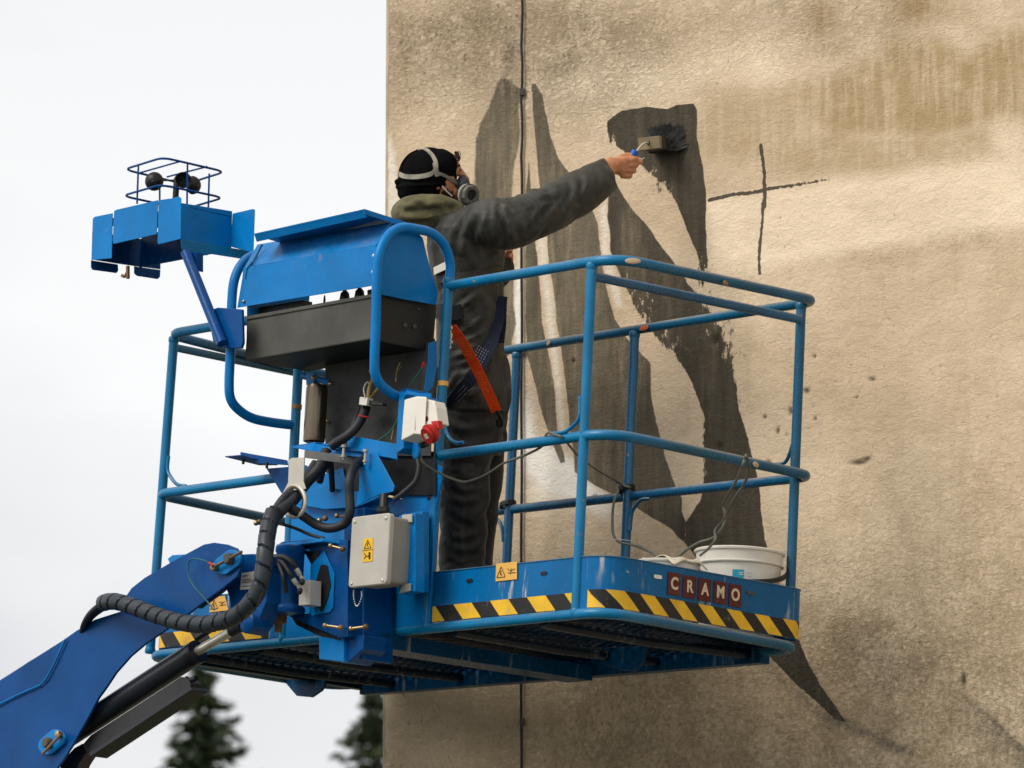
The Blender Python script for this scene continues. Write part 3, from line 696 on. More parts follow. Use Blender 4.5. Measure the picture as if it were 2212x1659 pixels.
sticker('warning_sticker', [V(455,1291,-.0055), V(486,1287,-.0055), V(494,1318,-.0055), V(453,1323,-.0055)], board_l)

# floor grating and underframe
vs, fs = [], []; sp = .045
bars = []
for k in range(-30, 70):
    for sgn in (1, -1):
        # diagonal flat bars clipped to the floor rectangle
        c0 = k*sp*1.6; pts = []
        v0_, v1_ = .02, BW-.02
        ua = c0; ub = c0+sgn*(v1_-v0_)*1.9
        p, q = Vector((ua, v0_, 0)), Vector((ub, v1_, 0))
        def clip(p, q):
            lo, hi = .04, BL-.04; t0, t1 = 0., 1.; d = q.x-p.x
            for bnd, sg in ((lo, 1), (hi, -1)):
                a_ = (p.x-bnd)*sg; b_ = (q.x-bnd)*sg
                if a_ < 0 and b_ < 0: return None
                if a_ < 0: t0 = max(t0, a_/(a_-b_))
                if b_ < 0: t1 = min(t1, a_/(a_-b_))
            return (lerp(p, q, t0), lerp(p, q, t1)) if t1 > t0 else None
        r_ = clip(p, q)
        if r_:
            t = (r_[1]-r_[0]).normalized(); s_ = Vector((-t.y, t.x, 0))*.006
            z0 = .012 if sgn == 1 else .0165
            bars.append(prism([r_[0]-s_+EW*z0, r_[0]+s_+EW*z0, r_[1]+s_+EW*z0, r_[1]-s_+EW*z0], (0, 0, .004)))
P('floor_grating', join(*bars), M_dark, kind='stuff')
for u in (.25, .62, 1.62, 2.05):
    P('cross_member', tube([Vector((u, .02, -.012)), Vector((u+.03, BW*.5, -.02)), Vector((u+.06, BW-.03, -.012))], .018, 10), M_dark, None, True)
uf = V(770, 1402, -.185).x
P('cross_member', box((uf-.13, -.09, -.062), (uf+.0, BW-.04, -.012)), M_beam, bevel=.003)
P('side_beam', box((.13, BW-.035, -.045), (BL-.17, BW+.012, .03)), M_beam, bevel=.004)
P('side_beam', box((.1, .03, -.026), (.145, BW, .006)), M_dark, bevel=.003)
for (pts, v, th) in (([(608,1385),(612,1470),(640,1503),(672,1506),(693,1492),(700,1480),(706,1385)], BW-.25, .012), ([(1285,1400),(1300,1432),(1335,1447),(1372,1450),(1388,1428),(1396,1395)], BW-.25, .012)):
    P('hanger_plate', prism(poly_px(pts, V, v), (0, th, 0)), M_beam, bevel=.002)

# console: blue cover with lid above, black box below
vf = -.293
def quadv(pts, v, th=.003, mt=None, name='panel', par=None, bevel=.0015, **k): return P(name, prism(poly_px(pts, V, v), (0, th, 0)), mt, par, False, bevel, **k)
def quadu(pts, u, th=-.003, mt=None, name='panel', par=None, bevel=.0015, **k): return P(name, prism(poly_px(pts, U, u), (th, 0, 0)), mt, par, False, bevel, **k)
cover_f = quadv([(525,578),(523,600),(512,665),(806,617),(812,529),(680,551),(606,564)], vf, name='console_cover')
kR = V(806, 617, vf).x; kL = V(525, 664, vf).x
a0, a1 = V(606,563,vf), V(812,529,vf); b0, b1 = V(585,520,vf+.11), V(846,476,vf+.11)
a0 = V(528,577,vf)
b0 = V(556,528,vf+.07)
P('upper_panel', prism([a0, a1, V(846,480,vf+.07), b0], (0, .003, 0)), None, cover_f)
side = quadu([(812,529),(831,497),(860,486),(892,489),(914,515),(921,545),(929,577),(940,612),(946,631),(943,659),(880,648),(812,634),(806,618)], kR+.0, name='console_side', par=None)
quadu([(812,529),(831,497),(860,486),(892,489),(914,515),(921,545),(929,577),(940,612),(946,631),(943,659),(880,648),(812,634),(806,618)], kR, name='x') if False else None
sl = [p-EU*(kR-kL-.02) for p in poly_px([(812,529),(846,497),(892,489),(914,515),(929,577),(946,631),(943,659),(812,634),(806,618)], U, kR)]
P('console_side', prism(sl, (.003, 0, 0)), None)
for x, y in ((533, 566), (526, 650)): pass
for x, y, v in ((526,651,vf-.004),):
    P('rivet', ell(V(x, y, v), EU*.006, -EV*.004, EW*.006, 10, 6), M_brass, cover_f, True)
# lid
l0 = V(549,508,vf-.05); l1 = V(786,455,vf-.05); r1 = U(893,489,l1.x+.0); r0 = r1+(l0-l1)
lid = P('console_lid', prism([l0, l1, r1, r0], (0, 0, .006)), M_blue, bevel=.002)
e0, e1 = l0+Vector((-.003, -.002, -.016)), l1+Vector((.0, -.002, -.016))
P('lid_edge', prism([l0+Vector((0,-.001,.005)), l1+Vector((0,-.001,.005)), l1+Vector((0,.012,-.020)), l0+Vector((0,.012,-.020))], (0, .003, 0)), M_blue, lid)
P('lid_edge', prism([l1+Vector((.001,0,.005)), r1+Vector((.001,0,.005)), r1+Vector((.001,0,-.012)), l1+Vector((.001,0,-.012))], (.003, 0, 0)), M_blue, lid)
P('hinge_rod', tube(spline([U(x, y, kR-.05) for x, y in ((826,476),(848,478),(852,486),(846,494))], 4), .004, 8), M_tube, lid, True)
P('lid_stay', tube([V(566,528,vf+.03), V(553,553,vf+.02), V(546,566,vf), V(534,580,vf), V(530,602,vf)], .004, 8), M_tube, None, True)
P('lid_stay', tube([V(600,530,vf+.2), V(592,566,vf+.2)], .006, 8), M_tube, None, True)
# black control box
bx = [V(533,687,vf+.02), V(806,634,vf+.02), V(800,733,vf+.02), V(531,779,vf+.02)]
yb = U(940, 662, kR).y
ctrl = P('control_box', prism(bx, (0, .003, 0)), M_greyb, bevel=.002)
P('box_lip', prism([V(531,683,vf+.015), V(807,634,vf+.015), V(807,642,vf+.015), V(531,691,vf+.015)], (0, .02, 0)), M_greyb, ctrl, bevel=.002)
sp_ = [bx[1]+EU*.002, U(943,655,bx[1].x+.002), U(935,759,bx[1].x+.002), bx[2]+EU*.002]
P('box_side', prism(sp_, (-.003, 0, 0)), M_cover, ctrl)
du = bx[0].x-bx[1].x
P('box_side', prism([p+EU*(du+.004) for p in sp_], (.003, 0, 0)), M_cover, ctrl)
P('box_base', prism([bx[3]+EW*.001, bx[2]+EW*.001, sp_[2]+EW*.001, sp_[2]+EU*du+EW*.001], (0, 0, .003)), M_cover, ctrl)
P('box_back', prism([sp_[1]+EW*(-.12), sp_[1]+EU*du+EW*(-.12), sp_[2]+EU*du, sp_[2]], (0, .003, 0)), M_cover, ctrl)
for x in (548, 575, 600, 632): pass
for x, y, r_ in ((744,645,.016), (776,640,.016), (700,655,.004)):
    q = V(x, y+8, vf+.06); P('joystick' if r_ > .01 else 'switch', lathe(q-EW*.02, EW, [(0, r_*.5), (.012, r_*.7), (.028, r_*1.1), (.05, r_*.9), (.06, r_*.4)], 14), M_black, ctrl, True)
quadv([(533,668),(655,648),(655,680),(533,690)], vf+.05, mt=M_black, name='control_block', par=ctrl, th=.04); quadv([(793,626),(806,624),(806,640),(793,642)], vf+.05, mt=M_black, name='control_block', par=ctrl, th=.03)
for x, y, r_ in ((875,703,.011), (896,706,.011), (904,668,.006)):
    P('bolt', ell(U(x, y, bx[1].x+.004), EU*.004, EV*r_*.8, EW*r_*.8, 12, 6), M_greyb, ctrl, True)
for x, y in ((811,552),(809,587)): P('rivet', ell(V(x-4, y, vf-.004), EU*.006, -EV*.004, EW*.006, 10, 6), M_white, cover_f, True)
# right edge bracket beside the box
quadu([(926,742),(944,735),(944,800),(935,836),(923,850),(917,840),(925,780)], kR+.03, name='side_bracket')
P('side_bracket', tube(spline([V(936,742,-.03), V(939,775,-.03), V(937,800,-.03), V(933,820,-.03)], 4), .008, 8), M_blue, None, True)

# back panel, canisters, harness of cables below the box
quadv([(702,760),(935,740),(930,985),(702,985)], -.035, mt=M_panel, name='back_panel', th=.004)
P('canister', lathe(V(678,956,-.12), EW, [(0,.030),(.003,.036),(.01,.037),(.18,.037),(.195,.034),(.2,.022)], 28), M_can, None, True)
P('canister', lathe(V(680,975,-.12), EW, [(0,.03),(.008,.034),(.018,.034)], 28), M_black, None, True)
P('canister', lathe(V(925,872,-.03), EW, [(0,.026),(.12,.026),(.13,.02)], 24), M_panel, None, True)
P('motor_link', tube([V(655,812,-.03), V(714,826,-.03)], .012, 12), M_blue, None, True)
quadv([(661,802),(678,806),(678,828),(661,832)], -.05, name='bolt_bracket', th=.02)
for x, y in ((678,816),(714,829)): P('bolt', ell(V(x, y, -.07), EU*.009, EV*.009, EW*.009, 10, 6), M_brass, None, True)
def hose(name, pts, r, mt=M_rubber, ribs=False, par=None, n=8, seg=14):
    Q = spline([V(x, y, v) for x, y, v in pts], n)
    if ribs:
        Q2 = dens(Q, .0035); rr = [r*(1.0 if i%2 else .86) for i in range(len(Q2))]; return P(name, tube(Q2, rr, 12), mt, par, True, ang=80)
    return P(name, tube(Q, r, seg), mt, par, True)
hose('cable_loom', [(792,873,-.09),(785,895,-.11),(771,920,-.13),(752,940,-.15),(728,955,-.16),(714,965,-.17)], .0175, ribs=True)
hose('cable_loom', [(778,880,-.09),(768,905,-.12),(760,925,-.14)], .008)
P('cable_tie', tube([V(785,899,-.13)+Vector((math.cos(a)*.019, math.sin(a)*.015, math.cos(a)*-.006)) for a in [k*.52 for k in range(13)]], .0018, 6), M_red, None, True)
quadv([(777,857),(794,859),(791,876),(775,874)], -.13, mt=M_white, name='connector', th=.025)
quadv([(795,864),(826,870),(826,876),(795,874)], -.12, mt=M_black, name='connector', th=.02)
hose('wire', [(795,862,-.12),(797,840,-.12),(805,815,-.1),(800,800,-.08)], .006, M_gold)
hose('wire', [(800,860,-.1),(812,845,-.1),(820,835,-.1),(806,850,-.1)], .004, M_gold)
hose('wire', [(789,860,-.13),(786,840,-.13),(793,826,-.12),(800,832,-.11)], .003, M_lgrey)
hose('wire', [(854,825,-.08),(858,800,-.08),(864,783,-.08)], .0022, M_gold); hose('wire', [(857,825,-.08),(858,805,-.08),(868,790,-.08)], .0018, M_rust)
hose('wire', [(884,834,-.08),(900,812,-.08),(914,790,-.08)], .0022, M_green); hose('wire', [(912,794,-.08),(916,782,-.08)], .004, M_red)
hose('wire', [(861,900,-.06),(845,930,-.07),(815,953,-.08)], .0025, M_green)
hose('wire', [(840,965,-.07),(848,945,-.07),(852,920,-.06),(845,950,-.08)], .0018, M_rust)
hose('cable', [(900,985,-.06),(905,1010,-.07),(897,1040,-.08),(870,1065,-.1),(850,1080,-.12)], .009)
for x, y in ((706,910),): P('bolt', ell(V(x, y, -.045), EU*.008, EV*.006, EW*.008, 8, 6), M_brass, None, True)
quadv([(704,975),(940,975),(940,1070),(760,1070),(704,1050)], -.024, mt=M_cover, name='gap_shade_panel')  # black sheet added to stand in for the dark gap behind the gussets
# trays and gussets
P('shelf_plate', prism([V(629,963,-.2), V(681,955,-.17), V(700,957,-.14), V(750,965,-.13), V(811,977,-.1), V(860,992,-.05), V(805,990,-.06), V(738,980,-.14), V(672,972,-.2)], (0, 0, -.005)), None, bevel=.0015)
quadv([(750,942),(757,941),(856,959),(858,992),(800,982),(750,966)], -.12, name='shelf_channel', th=.003)
g1 = quadv([(795,976),(814,980),(832,1012),(852,1050),(849,1062),(820,1068),(769,1094),(775,1060),(777,1005)], -.13, name='gusset')
quadv([(640,1062),(700,1050),(760,1062),(852,1050),(849,1062),(769,1096),(700,1100),(645,1090)], -.05, name='gusset')
for x, y in ((743,965),(790,975)):
    P('bolt', lathe(V(x, y-4, -.15), -EW, [(0,.009),(.008,.009),(.0081,.005),(.035,.005),(.036,.008),(.042,.008),(.043,.004),(.05,.004)], 12), M_lgrey, None, True)
quadv([(519,976),(540,980),(620,994),(622,1005),(560,1001),(519,985)], -.1, name='wing_plate', mt=M_navy)
P('wing_plate', prism([V(486,985,-.12), V(522,982,-.14), V(560,992,-.1), V(600,1003,-.05), V(560,1003,-.03), V(524,994,-.1)], (0, 0, -.004)), M_navy, bevel=.001)
quadv([(575,1012),(625,1008),(622,1060),(608,1066)], -.04, name='gusset', mt=M_navy)
for x, y in ((526, 990), (577, 999)): P('bolt', lathe(V(x, y, -.1), -EW, [(0,.005),(.02,.005)], 8), M_black, None, True)
quadv([(870,1078),(955,1030),(955,1008),(900,985),(860,985),(820,1020),(812,1060)], -.015, name='gusset')
# mounting sheet behind the rotator
quadv([(640,1000),(660,1005),(700,1052),(760,1062),(868,1078),(955,1030),(940,1100),(926,1350),(616,1380),(630,1100)], -.014, name='mounting_sheet', th=.008)
quadv([(655,1040),(740,1010),(752,1062),(700,1075),(652,1088)], -.03, name='gusset', mt=M_blue)
# pale bracket with ring guiding the hoses
rb = quadv([(624,993),(630,989),(657,988),(655,1040),(660,1056),(612,1062),(622,1042)], -.3, mt=M_ring, name='ring_bracket', th=.005)
P('bracket_arm', prism([V(657,987,-.3), V(657,989,-.3)+EV*.0, V(763,1003,-.1), V(763,999,-.1)], (0, 0, .022)), M_ring, rb)
rc_ = V(636, 1083, -.298); rcu = (V(660,1083,-.298)-rc_); rcw = (V(636,1049,-.298)-rc_)
ro = [rc_+rcu*1.0*math.cos(a)+rcw*1.0*math.sin(a) for a in [2*math.pi*k/32 for k in range(32)]]
P('ring', tube(ro, .007, 8, closed=True), M_ring, rb, True)
P('ring_grommet', tube([rc_+rcu*.80*math.cos(a)+rcw*.84*math.sin(a)+EV*.004 for a in [2*math.pi*k/32 for k in range(32)]], .007, 8, closed=True), M_black, rb, True)
# rotator, casting, mast
P('rotator', lathe(V(620,1326,-.265), EW, [(0,.056),(.012,.06),(.022,.058),(.03,.047),(.2,.047),(.205,.051),(.222,.051),(.226,.044),(.23,.02)], 32), M_navy, None, True)
P('rotator_bolt', lathe(V(601,1366,-.24), EW, [(0,.012),(.03,.013),(.031,.026),(.055,.027)], 6), M_rust, None, False)
for x, y, h_ in ((601, 1362, .03),):
    P('thread', tube(dens([V(x, y, -.24), V(x, y-26, -.24)], .003), [.0135 if i%2 else .0115 for i in range(len(dens([V(x, y, -.24), V(x, y-26, -.24)], .003)))], 12), M_rust, None, True)
cast = quadv([(597,1178),(610,1170),(695,1163),(751,1166),(751,1375),(735,1378),(690,1360),(625,1332),(626,1322),(660,1330),(676,1316),(668,1300),(672,1200),(668,1186),(600,1186)], -.22, name='rotator_casting', th=.06, mt=M_navy)
P('recess_plate', prism(poly_px([(674,1330),(668,1320),(671,1222),(700,1190),(722,1240),(719,1312),(712,1322)], V, -.225), (0, .003, 0)), M_blue, cast)
P('diamond_shade', prism(poly_px([(696,1219),(707,1222),(714,1262),(708,1290),(697,1321),(690,1318),(680,1270),(682,1256),(692,1222)], V, -.2285), (0, .003, 0)), M_black, cast)  # black plate painting the dark inside the diamond hole
P('casting_web', prism(poly_px([(655,1188),(676,1192),(690,1188),(684,1222),(676,1226)], V, -.223), (0, .003, 0)), M_black, cast)
P('casting_top', prism([V(597,1176,-.26), V(698,1162,-.26), V(752,1170,-.2), V(700,1170,-.12), V(640,1180,-.14)], (0, 0, -.012)), M_blue, cast, bevel=.002)
P('casting_arm', prism(poly_px([(626,1326),(676,1326),(735,1368),(738,1384),(690,1374),(640,1350)], V, -.2), (0, .08, 0)), M_black, cast)
mast = P('mast', box(tuple(V(742,1180,-.15)*1), tuple(V(742,1180,-.15)+Vector((.001,.001,.001)))), M_navy) if False else None
quadv([(742,1112),(757,1100),(787,1096),(784,1425),(742,1420)], -.16, name='mast', th=.13, mt=M_navy, bevel=.004)
quadv([(689,1376),(742,1378),(742,1430),(689,1424)], -.2, name='mast_foot', th=.12, bevel=.003, mt=M_blue)
quadv([(742,1372),(786,1372),(784,1402),(752,1430),(742,1430)], -.185, name='mast_foot', th=.1, bevel=.003, mt=M_navy)
for (x, y, x2, y2, v) in ((714,1179,740,1186,-.24),(702,1351,736,1356,-.24),(758,1358,790,1354,-.19),(690,1124,703,1120,-.06),(728,1114,745,1116,-.05),(553,1130,560,1128,-.3)):
    P('bolt', tube([V(x, y, v-.02), V(x2, y2, v)], .0045, 8), M_brass, None, True); P('bolt_head', ell(V(x, y, v-.02), EU*.009, EV*.009, EW*.009, 8, 6), M_brass, None, True); P('bolt_head', ell(V(x2, y2, v), EU*.01, EV*.01, EW*.01, 8, 6), M_rust, None, True)
# hydraulic fittings by the rotator
for pts, r_ in (([(590,1205,-.3),(612,1203,-.33),(632,1215,-.34),(640,1228,-.33)], .009), ([(592,1210,-.3),(610,1215,-.33),(625,1235,-.34),(633,1250,-.33)], .009), ([(588,1205,-.3),(600,1215,-.32),(612,1245,-.33),(618,1280,-.31)], .0085)):
    hose('hydraulic_hose', pts, r_, ribs=(r_ < .009))
for a, b_ in (((640,1228),(656,1256)), ((633,1250),(651,1276))):
    q0, q1 = V(*a, -.33), V(*b_, -.31); P('hose_fitting', tube([q0, lerp(q0, q1, .45), lerp(q0, q1, .5), lerp(q0, q1, .7), lerp(q0, q1, .72), q1], [.0085, .0085, .006, .006, .008, .007], 12), M_ring, None, True)
    P('hose_fitting', ell(q1+Vector((.004, -.01, -.003)), EU*.012, EV*.008, EW*.012, 12, 8), M_black, None, True)
quadv([(646,1258),(669,1252),(668,1306),(645,1308)], -.29, mt=M_ring, name='valve_block', th=.05)
# junction box
jb = quadv([(862,1114),(897,1108),(897,1277),(862,1282)], -.155, name='enclosure_mount', th=.04)
quadv([(870,1110),(912,1104),(912,1278),(870,1284)], -.06, name='enclosure_mount', th=.03)
vj = -.25
lidp = poly_px([(760,1117),(843,1105),(838,1262),(757,1272)], V, vj); u0, u1 = lidp[0].x, lidp[1].x; w0, w1 = lidp[3].z+.004, lidp[0].z
def rbox(u0, u1, v0, v1, w0, w1, r, n=5):
    p = fillet([Vector((u0, v0, w0)), Vector((u1, v0, w0)), Vector((u1, v0, w1)), Vector((u0, v0, w1))], r, n, closed=True); return prism(p, (0, v1-v0, 0))
jl = P('enclosure_lid', rbox(u0, u1, vj, vj+.022, w0, w1, .016), M_lgrey, None, True, .004)
vbk = U(889,1190,u1-.006).y
P('enclosure_body', rbox(u0+.008, u1-.006, vj+.0225, vbk, w0+.008, w1-.008, .014), M_mgrey, None, True, .003)
quadv([(868,1112),(889,1110),(889,1128),(868,1128)], -.165, mt=M_lgrey, name='enclosure_lug', th=.006); quadv([(868,1262),(886,1260),(886,1276),(862,1282)], -.165, mt=M_mgrey, name='enclosure_lug', th=.006)
for fx, fw in ((.09,.93),(.9,.93),(.09,.06),(.9,.06)):
    c = Vector((lerp(u0, u1, fx) if False else u0+(u1-u0)*fx, vj-.001, w0+(w1-w0)*fw)); P('screw', lathe(c, -EV, [(0,.0065),(.002,.006),(.003,.003)], 12), M_steel, jl, True)
st = [(785,1164),(806,1162),(805,1212),(783,1215)]
sticker('warning_sticker', poly_px(st, V, vj-.0008), jl, 'tall', M_yel)
ch = spline([V(764,1276,vj+.02), V(764,1290,vj+.02), V(768,1307,vj+.02), V(774,1307,vj+.02), V(781,1290,vj+.02), V(781,1278,vj+.02)], 4)
P('bead_chain', join(*[ell(p, EU*.0022, EV*.0022, EW*.0022, 6, 4) for p in dens(ch, .0065)]), M_white, None, True)
P('conduit', tube([V(830,1070,-.16), V(828,1106,-.18)], .014, 14), M_black, None, True); P('conduit_nut', lathe(V(828,1106,-.18), EW, [(0,.022),(.016,.02)], 6), M_black, None)
for x, y in ((921,1152),(917,1270)): P('bolt', ell(V(x, y, -.03), EU*.008, EV*.01, EW*.007, 8, 6), M_black, None, True)
# socket outlet
quadv([(862,846),(872,846),(872,968),(858,978),(855,972)], -.2, name='socket_bracket', th=.06)
P('socket_bracket', prism([V(862,846,-.2), V(875,838,-.2), V(930,850,-.14), V(930,860,-.14), V(880,852,-.2), V(872,858,-.2)], (0, .006, 0)), M_blue, None, bevel=.001)
sb = P('socket_body', join(prism(poly_px([(873,863),(898,856),(900,930),(893,938),(866,952)], V, -.235), (0, .09, 0))), M_white, None, False, .004)
P('socket_snout', prism([V(898,856,-.235), V(899,856,-.15)+EU*0, V(905,925,-.16), V(893,938,-.235)], (.055, 0, -.008)), M_white, sb, False, .004)
P('socket_snout', prism(poly_px([(898,858),(937,866),(941,880),(946,915),(925,925),(900,935)], V, -.225), (0, .05, 0)), M_white, sb, False, .004)
sc = V(931,936,-.25); ax_ = Vector((-.15, -.75, -.55)).normalized()
P('socket_cap', lathe(sc, ax_, [(-.02,.024),(-.006,.031),(.0,.034),(.008,.034),(.010,.029),(.02,.028)], 28), M_red, sb, True)
cx1 = ax_.cross(EW).normalized(); cy1 = cx1.cross(ax_); cc = sc+ax_*.0205
P('cap_label', prism([cc-cx1*.011-cy1*.009, cc+cx1*.011-cy1*.009, cc+cx1*.011+cy1*.009, cc-cx1*.011+cy1*.009], ax_*.0008), M_let, sb)
P('cap_hinge', prism(poly_px([(930,910),(946,908),(948,926),(936,924)], V, -.245), (0, .02, 0)), M_red, sb, False, .002)
P('round_mark', lathe(V(921,905,-.226), -EV, [(0,.009),(.0008,.009)], 16), M_mar, sb)
P('plug_cover', ell(V(899,972,-.16), EU*.024, EV*.006, EW*.030, 18, 10), M_blue, None, True)
P('socket_gland', tube([V(905,945,-.15), V(912,962,-.15), V(922,958,-.15)], .012, 10), M_black, None, True)
# hoses through the ring and up to the box
hose('hose', [(560,1275,-.47),(575,1200,-.46),(582,1140,-.42),(606,1105,-.36),(634,1080,-.3),(660,1045,-.24),(690,1010,-.2),(706,975,-.16)], .019, M_rubber)
hose('hose', [(590,1120,-.38),(600,1095,-.35),(618,1072,-.32),(640,1060,-.28),(662,1030,-.22),(682,1000,-.18)], .015, M_rubber)
hose('hose', [(630,1098,-.32),(655,1115,-.28),(685,1134,-.24),(715,1141,-.22),(745,1130,-.2),(756,1105,-.2),(755,1070,-.2),(756,1035,-.2),(768,1005,-.16),(790,990,-.1)], .0155, M_rubber)
hose('hose', [(610,1132,-.36),(640,1142,-.3),(670,1155,-.26),(700,1163,-.25)], .0055, M_rubber)
hose('hose', [(712,985,-.12),(716,1020,-.1),(718,1060,-.06)], .01, M_rubber); hose('hose', [(735,975,-.12),(700,1010,-.12),(690,1040,-.1)], .013, M_rubber)
# spiral-wrapped bundle
sw = spline([V(x, y, v) for x, y, v in ((224,1302,-.50),(240,1299,-.52),(262,1302,-.53),(300,1315,-.53),(350,1333,-.53),(400,1346,-.53),(450,1348,-.52),(500,1335,-.51),(532,1312,-.50),(556,1278,-.49),(568,1235,-.48),(573,1190,-.47),(580,1140,-.43),(592,1105,-.39))], 10)
sw = dens(sw, .0028)[::1]
fr = frames(sw); seg = 28; v, f = [], []; s = 0.; pitch_ = .057
for i, p in enumerate(sw):
    if i: s += (sw[i]-sw[i-1]).length
    t, a, b_ = fr[i]
    for k in range(seg):
        q = 2*math.pi*k/seg; ph = (s/pitch_+k/seg)%1.0; e_ = min(ph, 1-ph)
        r_ = .0275+(.0012 if .1 < ph < .9 else 0)-(.0065 if e_ < .055 else 0)+.0012*(ph-.5)
        v.append(p+a*(r_*math.cos(q))+b_*(r_*math.sin(q)))
for i in range(len(sw)-1):
    for k in range(seg):
        l = (k+1)%seg; f.append((i*seg+k, i*seg+l, (i+1)*seg+l, (i+1)*seg+k))
f.append(tuple(range(seg))); f.append(tuple((len(sw)-1)*seg+k for k in range(seg)))
M_wrap = plain((.022, .03, .040), .42, sc=80, var=.3, bd=.001); M_wrap.name = 'spiral_wrap_plastic'
P('spiral_wrap', (v, f), M_wrap, None, True, ang=35)
for dx, dv, r_ in ((0, 0, .013), (6, .03, .011), (-3, -.02, .011)):
    hose('hose', [(246,1304,-.5+dv),(222,1308+dx,-.48+dv),(198,1326+dx,-.46+dv),(186+dx,1346,-.44+dv),(182+dx*2,1372,-.40+dv)], r_, M_rubber)
# jib arm: two side plates, box web, pins
va, vb = -.44, -.30
arm_px = [(-60,1560),(-60,1500),(0,1472),(60,1430),(120,1395),(141,1379),(165,1362),(205,1338),(262,1320),(270,1290),(284,1270),(312,1248),(380,1208),(440,1176),(462,1172),(490,1176),(510,1184),(521,1198),(522,1220),(512,1245),(481,1270),(440,1300),(406,1326),(353,1364),(312,1392),(281,1418),(250,1453),(228,1486),(212,1508),(188,1554),(156,1610),(134,1645),(80,1720),(-60,1720)]
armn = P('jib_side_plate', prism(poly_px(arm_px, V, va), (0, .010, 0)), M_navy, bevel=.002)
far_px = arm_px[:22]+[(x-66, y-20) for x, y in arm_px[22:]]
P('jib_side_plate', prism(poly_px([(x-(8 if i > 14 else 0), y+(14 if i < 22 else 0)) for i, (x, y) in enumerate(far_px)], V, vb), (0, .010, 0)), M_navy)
def strip_between(pts, v0, v1, mt, name, th=.006):
    a_ = [V(x, y, v0) for x, y in pts]; d_ = Vector((0, v1-v0, 0)); vs = [p for p in a_]+[p+d_ for p in a_]; n = len(a_)
    fs = [(i, i+1, i+1+n, i+n) for i in range(n-1)]; o = P(name, (vs, fs), mt, None); m_ = o.modifiers.new('thick', 'SOLIDIFY'); m_.thickness = th; m_.offset = 0; return o
strip_between([(-60,1504),(0,1476),(60,1434),(141,1383),(165,1366),(205,1342),(262,1324),(275,1292),(312,1252),(380,1212),(440,1180)], va+.012, vb-.002, M_navy, 'jib_top_plate')
0 and strip_between([(300,1398),(281,1414),(250,1449),(228,1482)], va+.012, vb-.002, M_navy, 'jib_web')
# box tube the plates are welded over
tube_px = [(-260,1640),(-60,1508),(0,1470),(130,1395),(141,1381),(98,1468),(84,1484),(40,1505),(0,1521),(-60,1556),(-260,1690)]
P('jib_box_tube', prism(poly_px([(-420,1740),(0,1468),(142,1378),(150,1385),(100,1500),(0,1560),(-420,1840)], V, va+.012), (0, .12, 0)), M_navy, bevel=.004)
P('weld_bead', tube([V(x, y, va-.008) for x, y in ((-60,1552),(0,1520),(40,1500),(86,1480),(100,1466),(118,1432),(141,1381))], .0035, 6), M_blue, armn, True)
def lug(cx, cy, ang, v):
    c_, s_ = math.cos(R(ang)), math.sin(R(ang)); pts = []
    for k in range(24):
        a = 2*math.pi*k/24; ex = 26*(1 if math.cos(a) > 0 else -1)*.45+19*math.cos(a)*1.05; ey = 20*math.sin(a); pts.append((cx+ex*c_-ey*s_, cy+ex*s_+ey*c_))
    return P('pin_boss', prism(poly_px(pts, V, v), (0, .012, 0)), M_blue, armn, bevel=.003)
l1_ = lug(490, 1214, -38, va-.013); l2_ = lug(110, 1603, -42, va-.013)
for (bx1, by1, bx2, by2, px_, py_, par) in ((460,1226,522,1192,500,1208,l1_), (92,1628,132,1586,108,1605,l2_)):
    P('lock_bar', tube([V(bx1, by1, va-.03), V(bx2, by2, va-.03)], .005, 8), M_rust, par, True)
    P('pin', lathe(V(px_, py_, va-.012), -EV, [(0,.019),(.02,.019),(.024,.015)], 18), M_greyb, par, True)
P('lock_nut', lathe(V(468,1226,va-.014), -EV, [(0,.013),(.018,.013),(.02,.008)], 12), M_brass, l1_, True); P('lock_nut', lathe(V(131,1587,va-.014), -EV, [(0,.012),(.018,.012),(.02,.008)], 12), M_brass, l2_, True)
hose('wire', [(466,1224,va-.04),(452,1216,va-.04),(438,1210,va-.035),(417,1207,va-.03),(407,1216,va-.03),(407,1240,va-.03),(418,1265,va-.03),(440,1290,va-.03),(463,1318,va-.03)], .0026, plain((.01,.1,.11), .5)); hose('wire', [(452,1216,va-.042),(461,1222,va-.042)], .005, M_red)
# knuckle between jib and rotator
quadv([(470,1200),(545,1196),(575,1200),(575,1300),(555,1350),(520,1366),(500,1340),(495,1290),(484,1262)], -.37, name='jib_knuckle', th=.07, mt=M_navy, bevel=.004)
P('knuckle_boss', lathe(V(531,1345,-.40), EV, [(0,.03),(.004,.035),(.08,.035)], 20), M_navy, None, True)
quadv([(548,1200),(592,1196),(592,1300),(560,1318)], -.3, name='rotator_arm', th=.08, mt=M_navy, bevel=.004)
sticker('label_plate', [V(522,1238,-.375), V(550,1234,-.375), V(548,1272,-.375), V(519,1274,-.375)], lift, 'lines', M_white)
quadv([(362,1207),(372,1199),(405,1197),(405,1205),(378,1214),(366,1216)], -.28, name='cable_guide', th=.03, mt=M_blue)
